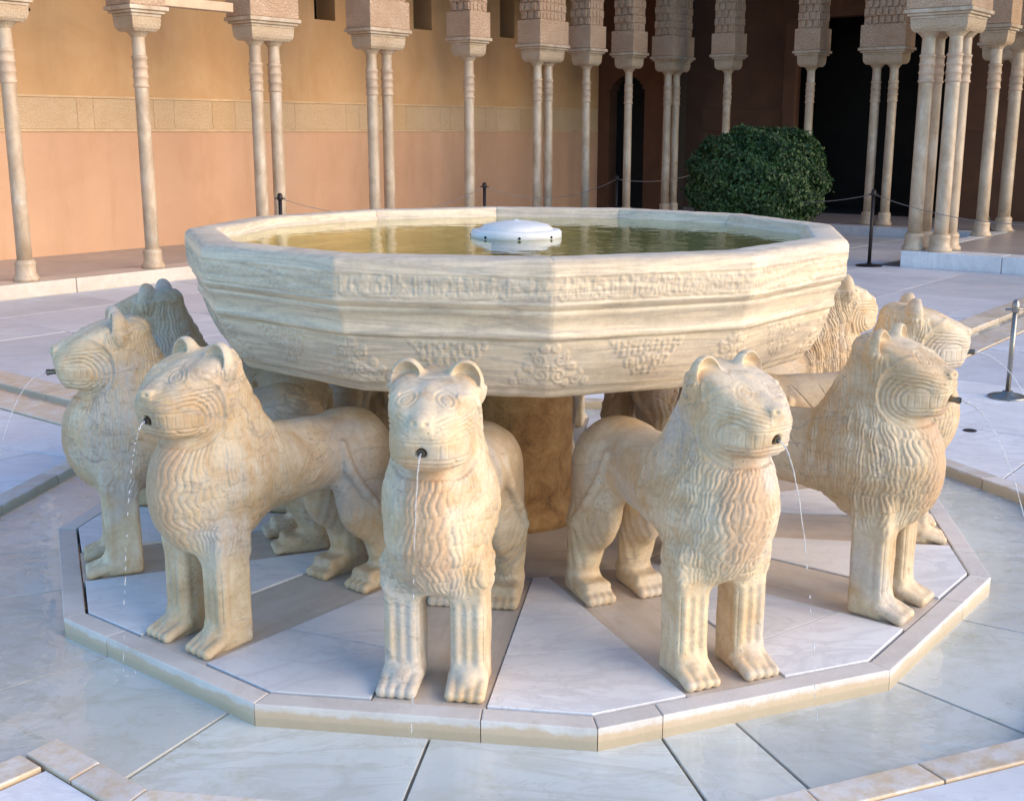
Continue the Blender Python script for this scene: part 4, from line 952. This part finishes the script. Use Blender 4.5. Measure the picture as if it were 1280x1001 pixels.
sz = rng.uniform(0.018, 0.042, nl)[:, None]; Vq = np.stack([cen - t1 * sz, cen + t2 * sz * .5, cen + t1 * sz, cen - t2 * sz * .5], 1).reshape(-1, 3)
me = np_mesh('crown', Vq, np.arange(nl * 4).reshape(-1, 4)); me.polygons.foreach_set('use_smooth', [False] * len(me.polygons)); link('crown', me, 'leaf', bush)
for i in range(5):
    a = i * 1.3; tube('trunk', 'bark', [(0.12 * math.cos(a), 0.12 * math.sin(a), -0.03), (0.25 * math.cos(a), 0.25 * math.sin(a), 0.35), (0.5 * math.cos(a), 0.5 * math.sin(a), 0.95)], [0.035, 0.03, 0.012], 8, bush)

# ------------------------------------------------------------------ rope barriers
def stanchion(p, h, m, label, rb=0.16, rp=0.022):
    e = empty('barrier_post', label, 'barrier post', p, 0, 'rope barrier posts')
    bm = bmesh.new(); lathe_bm(bm, [(rb, 0), (rb, .008), (rb * .9, .014), (0.04, .022), (0.03, .04)], 28); link('base', bm_mesh('sbase', bm), m, e, smooth=True)
    bm = bmesh.new(); lathe_bm(bm, [(rp, .02), (rp, h - .03)], 14); link('pole', bm_mesh('spole', bm), m, e, smooth=True)
    bm = bmesh.new(); lathe_bm(bm, [(rp * 1.3, h - .07), (rp * 1.5, h - .065), (rp * 1.5, h - .03), (rp * 1.1, h), (rp * .4, h + .01)], 14); link('head', bm_mesh('shead', bm), m, e, smooth=True)
    tube('hook', m, [(-0.06, 0, h - .05), (0.06, 0, h - .05)], 0.007, 8, e)
    return e
G0 = -0.024
posts = {}
def post(key, u_v, h, m, label, **k):
    p = uv(*u_v) if isinstance(u_v, tuple) else Vector(u_v); p.z = k.pop('z', G0); posts[key] = p + Vector((0, 0, h - .05)); return stanchion(p, h, m, label, **k)
post('d', (10.35, -2.62), 0.92, 'darkmetal', 'dark barrier post with round base standing before the pavilion columns')
post('a', (5.25, -7.55), 0.92, 'darkmetal', 'dark barrier post before the tie beam columns, foot hidden by the bowl')
post('b', (8.95, -7.6), 0.92, 'darkmetal', 'dark barrier post right beside a single gallery column')
post('c', (12.4, -7.7), 0.92, 'darkmetal', 'dark barrier post among the columns before the arched doorway')
post('e', (13.9, -7.1), 0.98, 'darkmetal', 'dark barrier post close against the clipped bush')
post('f', [3.05, 2.37, 0], 0.60, 'steel', 'brushed steel barrier post with disc base on white paving', rb=0.115, rp=0.015)
post('h', (8.2, 0.9), 0.92, 'darkmetal', 'dark barrier post in the open court before the pavilion front')
def rope(a, b, sag, m, label, r=0.0045):
    A, B = posts[a], posts[b]; n = 24
    tag(tube('barrier_rope', m, [A.lerp(B, i / n) - Vector((0, 0, sag * 4 * (i / n) * (1 - i / n))) for i in range(n + 1)], r, 6), label, 'rope', 'barrier ropes')
rope('a', 'b', 0.28, 'rope', 'grey rope sagging between the tie beam columns and the single column post')
rope('b', 'c', 0.22, 'rope', 'grey rope sagging towards the arched doorway columns')
rope('c', 'e', 0.08, 'rope', 'short grey rope ending against the clipped bush')
rope('e', 'd', 0.25, 'rope', 'grey rope from behind the bush to the pavilion post')
rope('d', 'h', 0.20, 'rope', 'grey rope crossing before the pavilion column cluster')
e_ = empty('floor_drain', 'small black oval drain in the white paving near the steel post', 'drain', (2.5, 1.52, -0.022))
bm = bmesh.new(); lathe_bm(bm, [(0.036, 0), (0.036, 0.003), (0.030, 0.0045)], 24); link('drain_cover', bm_mesh('drain', bm), 'darkmetal', e_)
